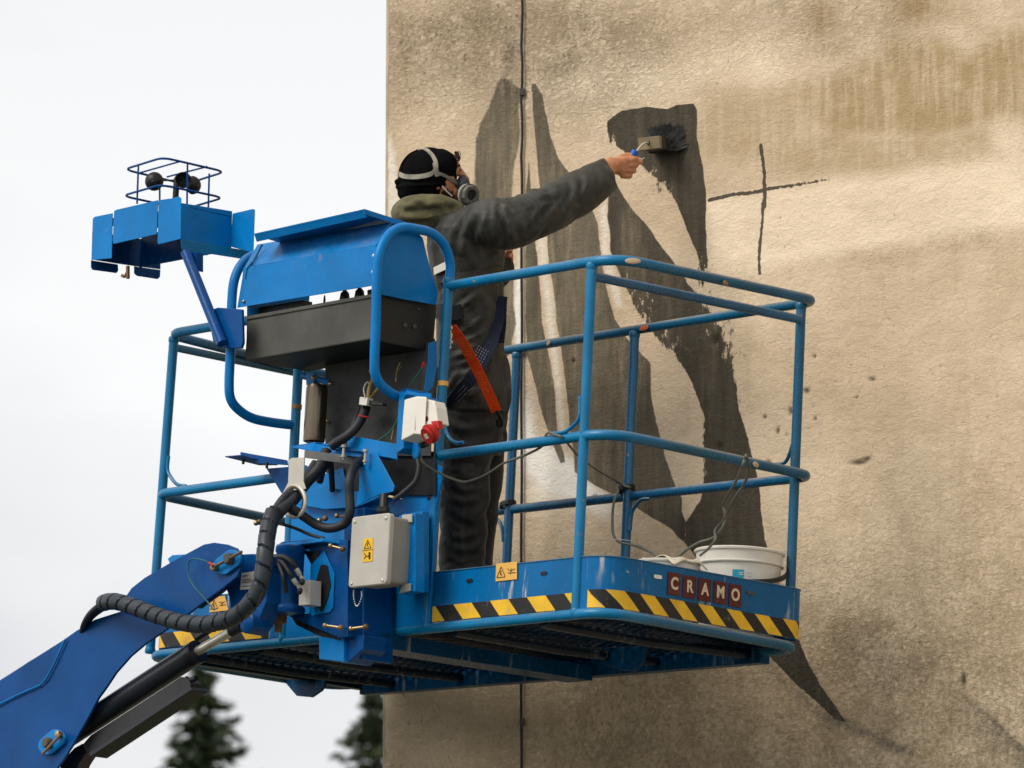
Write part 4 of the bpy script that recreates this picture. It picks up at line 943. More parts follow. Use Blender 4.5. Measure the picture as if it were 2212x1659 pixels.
# hydraulic cylinder
vc = -.37
c0, c1 = V(427,1407,vc), V(130,1600,vc)
cyl = P('hydraulic_cylinder', lathe(c0, c1-c0, [(-.002,.034),(0,.040),(.04,.0415),(.042,.0405),((c1-c0).length,.0405)], 28), M_cyl, None, True)
q1 = V(500,1364,vc); P('piston_rod', lathe(c0, q1-c0, [(0,.016),((q1-c0).length,.016)], 24), M_steel, cyl, True)
q2 = V(524,1350,vc); P('rod_eye', tube([q1, q2], .02, 14), M_cyl, cyl, True)
tp0, tp1 = V(440,1368,vc-.005), V(300,1440,vc)
P('guide_tube', tube([V(474,1350,vc+.05), V(424,1382,vc+.05)], .008, 10), M_cyl, cyl, True)
quadv([(403,1466),(412,1476),(410,1487),(194,1627),(180,1606),(196,1588),(390,1462)], vc-.02, name='guard_bar', th=.05, mt=M_guard)
quadv([(410,1483),(414,1490),(196,1634),(190,1626)], vc-.03, name='guard_bar', th=.07, mt=M_cyl)
P('port', tube([V(424,1465,vc-.01), V(410,1470,vc-.01), V(402,1466,vc-.01)], .009, 10), M_cyl, cyl, True)
quadv([(134,1645),(160,1616),(178,1606),(186,1626),(170,1650),(160,1680),(120,1690)], vc, name='lower_lug', th=.05, mt=M_cyl)
# the boom carries on down out of the picture to its turret and chassis
bj = V(-300,1760,-.36); fl = MB4.inverted() @ Vector((-4.6, 17.2, .95))
P('lower_boom', tube([bj, lerp(bj, fl, .5), fl], [.11, .13, .15], 4), M_navy)
P('turret', box(tuple(fl-Vector((.7, .45, .35))), tuple(fl+Vector((.7, .45, .25)))), M_blue, bevel=.03)
ch_c = fl-Vector((0, 0, .5)); P('chassis', box(tuple(ch_c-Vector((1.1, .6, .14))), tuple(ch_c+Vector((1.1, .6, .14)))), M_greyb, bevel=.03)
for sx in (-.85, .85):
    for sy in (-.72, .72):
        wc = ch_c+Vector((sx, sy-.11, -.08)); w_ = P('wheel', lathe(wc, EV, [(0,.2),(.03,.34),(.06,.37),(.17,.37),(.2,.34),(.22,.2)], 28), M_rubber, None, True); P('rim', lathe(wc-EV*.005, EV, [(0,.17),(.23,.17)], 20), M_lgrey, w_, True)

# anemometer housing on the left
v0 = -.36
P('bracket_plate', prism(poly_px([(446,672),(470,664),(522,668),(524,740),(520,752),(486,752),(460,738)], V, -.34), (0, .012, 0)), M_navy, bevel=.003)
P('housing_strut', tube([V(401,545,-.36), V(480,742,-.36)], .018, 14), M_navy, None, True)
P('housing_strut', prism(poly_px([(392,545),(424,545),(424,585),(405,560)], V, -.34), (0, .03, 0)), M_navy)
hA = quadv([(200,472),(204,468),(243,460),(241,558),(197,562)], v0+.03, name='housing_panel'); quadv([(246,456),(250,453),(341,432),(338,506),(245,527),(243,520)], v0, name='housing_panel'); quadv([(342,432),(372,428),(386,424),(391,428),(390,516),(342,528),(340,522)], v0-.004, name='housing_panel')
ue = V(391, 470, v0).x
quadu([(391,438),(502,456),(500,536),(390,517)], ue, name='housing_end'); quadu([(390,516.5),(545,543),(542,561),(534,561),(452,548),(448,552),(398,542),(393,538)], ue+.0035, name='housing_flange', mt=M_tube)
vb_ = U(502, 456, ue).y; quadv([(502,461),(546,451),(550,453),(547,541),(543,545),(498,533)], vb_, name='housing_panel')
uw = V(197, 500, v0+.03).x
P('housing_roof', prism([Vector((uw, v0+.034, V(250,456,v0).z-.01)), Vector((ue, v0+.034, V(391,438,v0).z-.012)), Vector((ue, vb_, V(391,438,v0).z-.012)), Vector((uw, vb_, V(250,456,v0).z-.01))], (0, 0, .003)), M_navy)
quadu([(199,500),(250,508),(346,522),(346,582),(290,575),(255,570),(197,561)], uw+.008, name='housing_end', mt=M_navy, th=.003)
P('housing_panel', box((uw+.04, vb_, V(243,527,v0).z-.03), (ue-.02, vb_+.003, V(391,438,v0).z-.012)), M_navy)
quadu([(197,562),(255,571),(256,585),(252,590),(200,583),(197,577)], uw+.01, name='housing_flange', mt=M_navy); quadu([(290,575),(347,583),(346,598),(341,603),(296,596),(290,590)], uw+.012, name='housing_flange', mt=M_navy)
P('housing_flange', prism([V(241,527,v0), V(338,506,v0), U(380,540,ue-.05), U(262,585,uw+.05)], (0, 0, .002)), M_navy) if False else None
q = V(276, 575, v0+.2); P('latch', tube(spline([q, q+Vector((.0, 0, -.02)), q+Vector((-.012, 0, -.035)), q+Vector((-.03, 0, -.03))], 4), .006, 8), M_rust, None, True); P('latch', tube([q, q+Vector((.006, 0, -.045))], .007, 8), M_rust, None, True)
# cage over the cups
wt = V(271,364,v0+.02).z
ct = [V(271,364,v0+.02)]; zt = ct[0].z; cage_t = [Wp(x, y, zt) for x, y in ((268,366),(352,340),(486,371),(400,398))]
zb = V(268,422,v0+.02).z; cage_b = [Wp(x, y, zb) for x, y in ((264,423),(348,399),(483,427),(398,452))]
P('wind_cage', tube(fillet(cage_t, .045, 6, closed=True), .0042, 8, closed=True), M_navy, None, True)
P('wind_cage', tube(fillet(cage_b, .045, 6, closed=True), .0042, 8, closed=True), M_navy, None, True)
for a, b_ in (((303,373),(388,349)), ((361,382),(447,360)),): P('cage_bar', tube([Wp(*a, zt), Wp(*b_, zt)], .0034, 6), M_navy, None, True)
for (x, y, x2, y2) in ((299,356,296,440),(405,355,404,440),(452,375,450,448),(345,404,345,432)): 
    a = Wp(x, y, zt if y < 400 else zb); b_ = V(x2, y2, a.y); P('cage_bar', tube([a, b_], .0034, 6), M_navy, None, True)
hub = Wp(378,384,zt-.03); hb = V(379,430,hub.y)
P('cup_spindle', lathe(hb, EW, [(0,.011),((hub-hb).z-.01,.011),((hub-hb).z,.009),((hub-hb).z+.006,.004)], 16), M_black, None, True)
def cup(c, ax, r):
    ax = Vector(ax).normalized(); prof = [(-r*math.cos(a)+0, r*math.sin(a)) for a in [.02+k*.155 for k in range(10)]]
    P('wind_cup', lathe(c, ax, prof+[(prof[-1][0], r*.93)]+[(-(r*.93)*math.cos(a), (r*.93)*math.sin(a)) for a in [1.4-k*.3 for k in range(5)]], 24, closed=False), M_black, None, True)
c1_ = V(334,392,hub.y-.02); cup(c1_, (-.6, .75, .15), .034); P('cup_arm', tube([c1_+EU*.01, hub-EW*.008], .0028, 6), M_black, None, True)
c2_ = V(397,388,hub.y-.03); cup(c2_, (.9, -.45, .1), .030); P('cup_arm', tube([c2_, hub-EW*.008], .0028, 6), M_black, None, True)
c3_ = V(414,400,hub.y+.04); cup(c3_, (-.85, -.1, .1), .033); P('cup_arm', tube([c3_, hub-EW*.008], .0028, 6), M_black, None, True)

# ---------------------------------------------------------------- buckets in the platform
def bucket(cx, cy, row, dia, label):
    c = U(cx, cy, row); h = c.z-.024; base = Vector((c.x, c.y, .024)); r1 = dia/2; r0 = r1*.86
    print('bucket', c, h); b = thing('paint_bucket', base, label, 'bucket', 'white paint buckets on the platform')
    rr = lambda z: r0+(r1-r0)*z/h
    mesh_obj('pail', lathe(base, EW, [(0,r0-.004),(.002,r0),(h-.052,rr(h-.052)),(h-.050,r1+.004),(h-.046,r1+.005),(h-.043,rr(h-.04)+.001),(h-.012,rr(h)+.001),(h-.009,r1+.007),(h-.003,r1+.008),(h,r1+.005),(h-.001,r1-.003),(h-.03,r1-.006),(.004,r0-.006)], 48, closed=False), M_white, b, True)
    mesh_obj('paint', lathe(base, EW, [(h-.09,r0),(h-.088,.001)], 32, closed=False), M_greyb, b)
    return b, base, r1, rr, h
b1_, base, r1, rr, bh = bucket(1598, 1192, BL-.165, .285, 'white plastic paint bucket with a cyan label and black handle, larger of the two')
def oncyl(base, ang, r, z): return base+Vector((math.cos(ang)*r, math.sin(ang)*r, z))
hpts = []
a_c = math.atan2(-MD.y, -MD.x)                        # the side that faces the photographer
for k in range(25):
    q = k/24; a = a_c-1.35+2.9*q; hpts.append(oncyl(base, a, r1+.016+.004*math.sin(q*3.14), bh-.04-.085*math.sin(math.pi*q)**.6*(1-.12*q)))
mesh_obj('handle', ribbon(hpts, .016, EW, .006), M_black, b1_, True)
def cyl_patch(base, a0, a1, z0, z1, rf, mt, name, par):
    v, f = [], []; n = 8
    for i in range(n+1):
        a = a0+(a1-a0)*i/n
        for z in (z0, z1): v.append(oncyl(base, a, rf(z)+.0015, z))
    f = [(2*i, 2*i+2, 2*i+3, 2*i+1) for i in range(n)]
    return mesh_obj(name, (v, f), mt, par, True)
lb = cyl_patch(base, a_c-.2, a_c+.07, bh-.122, bh-.078, rr, M_cyan, 'cyan_label', b1_)
for z in (bh-.088, bh-.094): cyl_patch(base, a_c-.05, a_c+.05, z-.0014, z+.0014, lambda z: rr(z)+.001, M_white, 'mark', lb)
for i, z in enumerate((bh-.088, bh-.098, bh-.108)): cyl_patch(base, a_c+.12, a_c+.26, z-.001, z+.001, rr, M_lgrey, 'mark', b1_)
b2_, base2, r2_, rr2, bh2 = bucket(1442, 1215, BL-.135, .20, 'small white tub beside the larger bucket with a pale rag over its rim')
M_rag = plain((.66, .58, .45), .9, sc=30, bd=.003); M_rag.name = 'pale_rag'
vs, fs = [], []; n = 14
for i in range(n+1):
    for j in range(n+1):
        u, v = i/n-.5, j/n-.5; p = base2+Vector((.035+u*.15, .0+v*.15, .007+bh2+.007*math.sin(u*9+v*5)*math.cos(v*8)-max(0, math.hypot(u*.15+.035, v*.15-.0)-.1)*.8)); vs.append(p)
for i in range(n):
    for j in range(n): a = i*(n+1)+j; fs.append((a, a+1, a+n+2, a+n+1))
rag = thing('rag', base2+Vector((.05, -.04, .18)), 'pale crumpled rag draped over the rim of the small tub', 'rag'); o = mesh_obj('cloth', (vs, fs), M_rag, rag, True); o.modifiers.new('th', 'SOLIDIFY').thickness = .003

# ---------------------------------------------------------------- cords
def cord(pts, r, label, mt=M_cord, cat='cord', name='cord', closed=False):
    Q = spline([V(x, y, v) for x, y, v in pts], 8); t_ = thing(name, Q[0], label, cat)
    mesh_obj('strand', tube(Q, r, 8), mt, t_, True); return t_
cord([(905,975,-.15),(915,1000,-.14),(945,1020,-.08),(985,1037,-.04),(1010,1040,-.02),(1050,1025,.0),(1090,1000,.01),(1130,985,.01),(1165,968,.02),(1180,955,.03)], .0042, 'grey cord sagging from the white socket to the near middle rail')
c_ = cord([(1180,955,.03),(1178,942,-.005),(1186,934,-.024),(1200,939,-.024),(1215,945,-.02),(1228,960,.1),(1250,985,.2),(1290,1015,.5),(1325,1035,.8),(1345,1048,BW-.03),(1360,1052,BW-.04)], .004, 'pale cord looped over the near middle rail and running to the far post')
c_ = cord([(1331,1052,BW-.05),(1335,1062,BW-.05),(1326,1085,BW-.06),(1323,1120,BW-.06),(1325,1155,BW-.07),(1340,1172,BW-.1),(1370,1178,.75),(1400,1190,.7),(1425,1205,.6),(1445,1213,.55),(1460,1208,.5),(1480,1190,.5),(1510,1172,.5),(1540,1162,.5),(1560,1140,.5),(1570,1110,.5),(1588,1075,.45),(1608,1045,.4),(1617,1020,.38),(1617,1000,.35),(1611,985,.3),(1602,1010,.33)], .0045, 'dark grey cord tied to the far post and hanging down to the buckets')
c_ = cord([(1612,982,.33),(1604,1005,.3),(1592,1035,.4),(1575,1065,.45),(1562,1090,.5),(1566,1108,.5),(1562,1125,.5),(1545,1145,.5),(1545,1165,.45),(1530,1185,.45),(1512,1200,.45)], .0042, 'grey cord strand hanging from the end middle rail behind the bucket')
for x, y, lab in ((1353,1056,'coil of dark cord tied round the far middle rail beside its post'), (1097,1090,'dark rubber coil wound round the post beside the painter')):
    p = V(x, y, BW); pts = []
    for k in range(64):
        a = k*.42; pts.append(p+Vector((.026*math.cos(a), .026*math.sin(a), -.008+.0009*k/4+.006*math.cos(a))))
    t_ = thing('tied_cord', p, lab, 'cord'); mesh_obj('coil', tube(pts, .0048, 7), M_rubber, t_, True)
wt_ = thing('thin_wire', V(1290,1190,.5), 'thin pale wire sticking up behind the platform toe board', 'wire'); mesh_obj('strand', tube(spline([V(1268,1185,.4), V(1285,1170,.45), V(1300,1166,.5), V(1360,1168,.6), V(1395,1185,.7)], 6), .0014, 5), M_lgrey, wt_, True)

# ---------------------------------------------------------------- painter
pb = MP(1008, 1387, 0); pb.z = .022
man = thing('person', pb, 'person in dark work clothes, black beanie and respirator painting the wall from the platform', 'person')
def union(parts, voxel, smooth=2, post=None):
    m = join(*parts); me = bpy.data.meshes.new('tmp'); me.from_pydata([tuple(p) for p in m[0]], [], m[1])
    o = bpy.data.objects.new('tmp', me); COL.objects.link(o)
    md = o.modifiers.new('r', 'REMESH'); md.mode = 'VOXEL'; md.voxel_size = voxel; md.adaptivity = 0
    if smooth: s = o.modifiers.new('s', 'SMOOTH'); s.iterations = smooth; s.factor = .5
    bpy.context.view_layer.update()
    e = o.evaluated_get(bpy.context.evaluated_depsgraph_get()); r = bpy.data.meshes.new_from_object(e)
    bpy.data.objects.remove(o); n = len(r.vertices)
    co = np.empty(n*3); r.vertices.foreach_get('co', co); co = co.reshape(-1, 3); no = np.empty(n*3); r.vertices.foreach_get('normal', no); no = no.reshape(-1, 3)
    if post is not None: co = co+no*post(co)[:, None]
    return [Vector(c) for c in co], [tuple(p.vertices) for p in r.polygons]
def vn3(co, seed, sc):
    out = np.empty(len(co)); off = Vector((seed*3.1, seed*1.7, seed*.9))
    for i, c in enumerate(co): out[i] = noise.noise(Vector((c[0]*sc[0], c[1]*sc[1], c[2]*sc[2]))+off)
    return out
AX = np.array([list(MX), list(MD), list(MZ)])
def cloth_disp(amp=.006, dirs=((1, 0, .5),), freq=26, seed=1):
    def fn(co):
        q = co @ AX.T; out = np.zeros(len(co)); wx = vn3(q, seed, (6, 6, 6)); wy = vn3(q, seed+5, (13, 13, 13))
        for i, d in enumerate(dirs):
            d = np.array(d)/np.linalg.norm(d); ph = (q @ d)*freq*.42+wx*3.2+wy*1.1+i*2.1; m = np.clip(vn3(q, seed+11+i, (4, 4, 4))*2.4+.1, 0, 1)
            out += amp*m*(np.abs(np.sin(ph))**.75-.62)
        return out+amp*.5*vn3(q, seed+31, (9, 9, 9))+amp*.12*vn3(q, seed+33, (45, 45, 45))
    return fn
def fold_disp(folds, base, h=.0078, wpx=6.8, dmax=.03):
    def fn(co):
        out = base(co); cs = co @ np.array(RB).T + np.array(TB); X = 1106+F_PX*cs[:, 0]/cs[:, 1]; Y = 829.5-F_PX*cs[:, 2]/cs[:, 1]; dep = cs[:, 1]-D0
        near = np.clip((dmax-dep)/.06, 0, 1)
        for sg, pts in folds:
            P = np.array(spl2(pts), float); d2 = np.full(len(co), 1e9); tt = np.zeros(len(co)); n = len(P)-1
            for i in range(n):
                a, b = P[i], P[i+1]; e = b-a; wx = X-a[0]; wy = Y-a[1]; t = np.clip((wx*e[0]+wy*e[1])/(e@e+1e-9), 0, 1)
                dd = (wx-e[0]*t)**2+(wy-e[1]*t)**2; m = dd < d2; d2 = np.where(m, dd, d2); tt = np.where(m, (i+t)/n, tt)
            d = np.sqrt(d2); prof = np.exp(-(d/wpx)**2)-.45*np.exp(-((d-wpx*1.7)/(wpx*.8))**2)
            out += sg*h*near*prof*np.sin(np.pi*np.clip(tt, .04, .96))**.5
        return out
    return fn
def spl2(p):
    q = spline([Vector((x, y, 0)) for x, y in p], 5); return [(v.x, v.y) for v in q]
JF = [(-1,[(1086,428),(1079,462),(1091,500),(1084,545)]),(1,[(1140,407),(1172,424),(1200,418)]),(-1.1,[(1165,400),(1203,424),(1215,448)]),(-1,[(1098,437),(1120,453),(1143,490)]),
 (1.1,[(1121,423),(1154,448),(1168,478)]),(1,[(1095,466),(1104,498),(1113,522)]),(-1.1,[(1200,435),(1173,462),(1140,505)]),(.8,[(1238,388),(1243,416),(1222,458)]),(.7,[(1180,470),(1160,500),(1128,524)]),
 (.8,[(1262,372),(1268,398),(1255,428)]),(-.7,[(1285,362),(1292,388),(1286,420)]),(.8,[(992,465),(978,500),(972,540)]),(.9,[(1018,460),(1004,505),(1000,545)]),(.8,[(1050,450),(1044,495),(1052,530)]),
 (-.9,[(1032,470),(1020,520),(1030,560)]),(1,[(1088,540),(1060,560),(1035,590)]),(-.8,[(950,500),(945,540),(955,580)]),(.9,[(1086,565),(1072,590),(1060,625)]),
 (1.1,[(990,668),(1012,650),(1038,628)]),(-1,[(995,690),(1022,668),(1050,645)]),(1,[(1003,713),(1024,698),(1047,678)]),(-.9,[(1006,724),(1030,714),(1055,700)]),(1,[(1010,738),(1028,722),(1046,706)]),
 (1,[(955,640),(968,625),(978,605)]),(.9,[(980,770),(1004,762),(1030,740)]),(-.8,[(985,800),(1012,792),(1045,770)]),(1,[(1040,836),(1022,848),(1006,862)]),(.9,[(1056,760),(1062,800),(1054,850)]),(-.9,[(1072,770),(1078,820),(1070,870)]),(1,[(960,850),(975,830),(990,800)])]
TF = [(1.2,[(960,905),(1000,925),(1060,915)]),(-1,[(965,935),(1010,950),(1070,935)]),(1,[(955,975),(990,990),(1030,980)]),(1,[(1060,960),(1045,1010),(1020,1050)]),(-1,[(975,1020),(1005,1045),(1040,1040)]),
 (1.1,[(960,1060),(990,1082),(1030,1080)]),(1.3,[(1060,1060),(1045,1095),(1020,1120)]),(-1,[(958,1100),(985,1125),(1015,1140)]),(1.1,[(960,1140),(990,1160),(1040,1150)]),(1,[(1055,1130),(1040,1170),(1010,1200)]),(-1,[(965,1180),(990,1200),(1030,1195)]),(1,[(955,1215),(985,1235),(1040,1225)]),(.9,[(985,900),(978,960),(982,1010)]),(.9,[(1000,1090),(992,1150),(998,1210)])]
def skin_fn(t, p):
    c = mixc(t, rampv(t, noi(t, 30, 5), .3, .7), (.42, .17, .08), (.54, .25, .13)); t.links.new(c, p.inputs['Base Color'])
    p.inputs['Subsurface Weight'].default_value = .08; bump(t, p, noi(t, 300, 4), .0008, .3)
M_skin = mat('skin', (.48, .21, .1), .5, fn=skin_fn)
def cloth_mat(name, c0, c1, rough=.85, sc=14, wear=None, sheen=.06, spec=.3):
    def fn(t, p):
        c = mixc(t, rampv(t, noi(t, sc, 6, .65), .35, .7), c0, c1)
        if wear: c = mixc(t, rampv(t, noi(t, 6, 7, .75), .55, .72, 0, .7), c, wear)
        t.links.new(c, p.inputs['Base Color']); p.inputs['Sheen Weight'].default_value = sheen
        bump(t, p, math_(t, 'ADD', noi(t, 500, 3), math_(t, 'MULTIPLY', noi(t, 40, 6, .7), 2.0)), .0025, .45)
    return mat(name, c0, rough, fn=fn, spec=spec)
M_jack = cloth_mat('charcoal_jacket_cloth', (.022, .023, .020), (.05, .05, .042), .58, wear=(.13, .125, .105))
M_trou = cloth_mat('black_trouser_cloth', (.010, .010, .011), (.026, .026, .026), .55, wear=(.07, .068, .062))
M_hood = cloth_mat('olive_hood_cloth', (.085, .075, .034), (.15, .135, .068), .9, wear=(.2, .18, .11))
M_knit = cloth_mat('black_knit', (.0035, .0035, .004), (.006, .006, .007), 1.0, sheen=0, spec=.05)
M_hair = plain((.05, .018, .008), .6); M_hair.name = 'brown_hair'
M_strap = plain((.36, .33, .27), .8, sc=90, var=.6); M_strap.name = 'paint_spotted_strap'
M_mask = plain((.2, .19, .155), .6, sc=60, var=.6); M_mask.name = 'grey_respirator'
M_nav = plain((.008, .013, .035), .8); M_nav.name = 'navy_webbing'
M_or = plain((.85, .07, .005), .7, sc=60, var=.25); M_or.name = 'orange_webbing'

def Ls(y, x, hw, dep, d=0., tilt=0): return (MP(x, y, d), MX*(hw*PX), MD*dep)
pxm = PX
# body under the clothes, one continuous surface with the head, hands and feet
hw_ = MP(1313, 362, .12)
parts = [loft([Ls(450,965,26,.05), Ls(470,985,50,.12), Ls(500,1000,62,.165), Ls(560,1005,62,.15), Ls(640,1010,58,.13), Ls(740,1012,54,.12), Ls(850,1018,54,.12), Ls(895,1020,48,.11)]),
    limb([MP(952,450,0), MP(940,425,0), MP(935,405,0)], [.055,.052,.05]),
    ell(MP(925,376,0), MX*.094, MD*.074, MZ*.088), ell(MP(956,393,-.005), MX*.048, MD*.06, MZ*.072), ell(MP(975,418,-.005), MX*.032, MD*.04, MZ*.028),
    limb([MP(978,356,-.003), MP(983,368,-.003)], [.024,.023], 3), limb([MP(992,366,0), MP(1000,380,0), MP(1006,388,0)], [.010,.013,.014], 3),
    ell(MP(995,408,0), MX*.014, MD*.022, MZ*.007), ell(MP(943,394,-.062), MX*.018, MD*.009, MZ*.028), ell(MP(943,394,.062), MX*.018, MD*.009, MZ*.028),
    limb([MP(1040,482,-.15), MP(1110,485,-.14), MP(1190,450,-.06), MP(1270,402,.03), hw_, MP(1330,358,.135)], [.058,.052,.046,.042,.031,.029]),
    limb([MP(985,485,.15), MP(1015,550,.2), MP(1050,598,.2), MP(1078,580,.2), MP(1090,565,.2)], [.055,.046,.042,.032,.028]),
    limb([MP(1008,890,-.06), MP(1006,1000,-.09), MP(1003,1130,-.1), MP(1003,1250,-.1), MP(1003,1350,-.1)], [.07,.065,.055,.05,.042]),
    limb([MP(1028,890,.09), MP(1028,1000,.11), MP(1020,1130,.12), MP(1016,1250,.12), MP(1015,1348,.12)], [.085,.075,.058,.05,.042])]
# right hand: palm plus four fingers and a thumb round the handle
def H(x, y, d): return MP(x, y, .15+d)
parts += [loft([(H(1322,360,-.02), MZ*.024+MX*.004, MD*.02), (H(1335,359,-.015), MZ*.030+MX*.005, MD*.018), (H(1350,359,-.008), MZ*.034+MX*.008, MD*.017), (H(1360,358,0), MZ*.033+MX*.008, MD*.014)], 16)]
for (x, y, r_, l) in ((1366,346,.0092,1.05),(1367,357,.0095,1.1),(1363,369,.0092,1.0),(1356,380,.0085,.85)):
    parts.append(limb([H(x-12, y+1, -.008), H(x-2, y, -.006), H(x+5*l, y-1, .006), H(x+6*l, y+1, .028*l), H(x-2, y+2, .044*l), H(x-12, y+2, .042*l)], [r_, r_*1.12, r_, r_*.98, r_*.92, r_*.8], 4, 10))
parts.append(limb([H(1338,344,.0), H(1350,338,.012), H(1364,338,.02), H(1377,345,.022), H(1384,350,.02)], [.013,.0135,.012,.011,.009], 4, 10))
# left hand raised in front of the chest
parts += [ell(MP(1093,560,.2), MX*.02, MD*.035, MZ*.03)]
for k in range(4):
    parts.append(limb([MP(1096,556+k*4,.17+k*.015), MP(1104,550+k*5,.165+k*.015), MP(1104,556+k*5,.15+k*.015)], [.009,.0085,.0075], 4, 8))
parts.append(limb([MP(1090,552,.17), MP(1098,543,.165), MP(1103,542,.16)], [.01,.009,.008], 4, 8))
body = mesh_obj('body', union(parts, .0036, 2), M_skin, man, True, ang=180)
# boots
for cx, d in ((1003,-.1),(1015,.12)):
    a = MP(cx, 1350, d); fl_ = Vector((a.x, a.y, .022)); fw = (MX+MD*.15); fw.z = 0; fw.normalize(); sd_ = fw.cross(EW)
    bt_ = union([limb([a, Vector((a.x, a.y, .10))], [.05,.052]), loft([(fl_-fw*.075+EW*.03, sd_*.032, EW*.028), (fl_+EW*.035, sd_*.045, EW*.034), (fl_+fw*.09+EW*.032, sd_*.048, EW*.03), (fl_+fw*.17+EW*.028, sd_*.045, EW*.026), (fl_+fw*.205+EW*.022, sd_*.03, EW*.018)])], .006, 2)
    mesh_obj('boot', bt_, M_black, man, True, ang=180)
# trousers
tp = union([loft([Ls(800,1016,66,.15), Ls(880,1018,72,.165), Ls(950,1016,70,.168), Ls(985,1014,68,.16)]),
    limb([MP(1008,900,-.07), MP(1004,1000,-.09), MP(1001,1100,-.09), MP(999,1200,-.09), MP(998,1290,-.09), MP(1000,1345,-.1)], [.1,.092,.084,.080,.082,.07], 8, 24),
    limb([MP(1034,900,.07), MP(1034,1000,.1), MP(1024,1100,.11), MP(1018,1200,.12), MP(1014,1290,.12), MP(1014,1345,.12)], [.1,.088,.082,.076,.078,.068], 8, 24)], .0065, 2,
    fold_disp(TF, cloth_disp(.007, ((.3, 0, 1), (-.6, 0, 1)), 60, 3), .0062, 8))
mesh_obj('trousers', tp, M_trou, man, True, ang=180)
# jacket with both sleeves
jk = union([loft([Ls(448,968,30,.07), Ls(458,985,52,.13), Ls(472,1000,70,.18), Ls(495,1004,80,.20), Ls(530,1006,84,.20), Ls(575,1008,80,.185), Ls(620,1011,76,.17), Ls(660,1013,73,.162), Ls(720,1014,73,.165), Ls(800,1018,75,.175), Ls(850,1022,77,.185), Ls(884,1025,74,.18), Ls(888,1025,70,.17)], 32),
    limb([MP(1020,488,-.14), MP(1060,480,-.17), MP(1100,484,-.16), MP(1150,467,-.11), MP(1200,444,-.055), MP(1250,416,.0), MP(1288,392,.05)], [.075,.084,.089,.083,.080,.077,.068], 8, 26),
    loft([(MP(1270,403,.03), (MZ-MX*.42)*.060, MD*.06), (MP(1298,386,.06), (MZ-MX*.42)*.058, MD*.055), (MP(1316,374,.085), (MZ-MX*.42)*.054, MD*.048), (MP(1320,372,.09), (MZ-MX*.42)*.051, MD*.045)]),
    limb([MP(985,495,.12), MP(1010,550,.16), MP(1045,595,.17), MP(1072,592,.18), MP(1082,578,.19)], [.075,.068,.06,.05,.045], 6, 20),
    limb([MP(1064,765,-.02), MP(1072,800,-.02), MP(1074,860,-.02), MP(1070,900,-.02)], [.045,.05,.05,.04], 5, 18)], .0055, 2,
    fold_disp(JF, cloth_disp(.006, ((.35, .2, 1), (1, 0, .25)), 90, 1)))
jo = mesh_obj('jacket', jk, M_jack, man, True, ang=180)
# seams and flaps laid on the near side of the jacket
def near_side(x, y):                                  # depth of the jacket's near surface at a height
    for (y0, c0_, h0, d0_), (y1, c1_2, h1, d1_) in zip(TORSO, TORSO[1:]):
        if y0 <= y <= y1:
            q = (y-y0)/(y1-y0); cx, hw, dp = c0_+(c1_2-c0_)*q, h0+(h1-h0)*q, d0_+(d1_-d0_)*q
            return -dp*math.sqrt(max(.02, 1-min(.98, ((x-cx)/hw)**2)))
    return -.17
TORSO = [(448,968,30,.07),(472,1000,70,.18),(530,1006,84,.20),(620,1011,76,.17),(720,1014,73,.165),(800,1018,75,.175),(888,1025,74,.182),(930,1020,72,.17)]
def JS(x, y, off=.006): return MP(x, y, near_side(x, y)-off)
mesh_obj('back_yoke', ribbon([JS(x, y, .010) for x, y in ((935,606),(960,601),(990,597),(1030,593),(1065,588),(1084,580))], .028, MZ, .006), M_jack, man, True)
mesh_obj('reflective_band', ribbon([JS(x, y, .020) for x, y in ((938,586),(946,582),(956,577),(968,572))], .026, MZ, .004), M_white, man, True)
mesh_obj('belt', ribbon([JS(x, y, .016) for x, y in ((942,672),(965,674),(985,676),(998,672))], .05, MZ, .012), M_black, man, True)
mesh_obj('buckle', box(tuple(MP(1074,643,-.05)-Vector((.012,.012,.014))), tuple(MP(1074,643,-.05)+Vector((.012,.012,.014)))), M_black, man, bevel=.003)
hs = [(1083,640),(1076,690),(1062,740),(1040,785),(1012,825),(985,855),(962,885)]
mesh_obj('harness_strap', ribbon([JS(x, y, .022) for x, y in hs], .042, MX, .004), M_nav, man, True)
mesh_obj('harness_strap', ribbon([JS(x, y, .016) for x, y in ((1086,645),(1084,700),(1080,740))], .03, MX, .004), M_nav, man, True)
M_st = plain((.35, .36, .42), .6); M_st.name = 'pale_stitching'
def stitches(pts, fn, n, mt, par, name='stitching'):
    ms = []
    for (x0, y0), (x1, y1) in pts:
        for k in range(n):
            q0, q1 = (k+.1)/n, (k+.6)/n; p, q = fn(x0+(x1-x0)*q0, y0+(y1-y0)*q0), fn(x0+(x1-x0)*q1, y0+(y1-y0)*q1); ms.append(tube([p, q], .0009, 4))
    mesh_obj(name, join(*ms), mt, par, kind='stuff')
stitches([((1045+i*5,752+i*3),(1024+i*5,790+i*3)) for i in range(-2, 3)], lambda x, y: JS(x, y, .026), 7, M_st, man)
stitches([((1003+i*5,838+i*5-6),(978+i*5,866+i*5-6)) for i in range(-2, 3)], lambda x, y: JS(x, y, .026), 7, M_st, man)
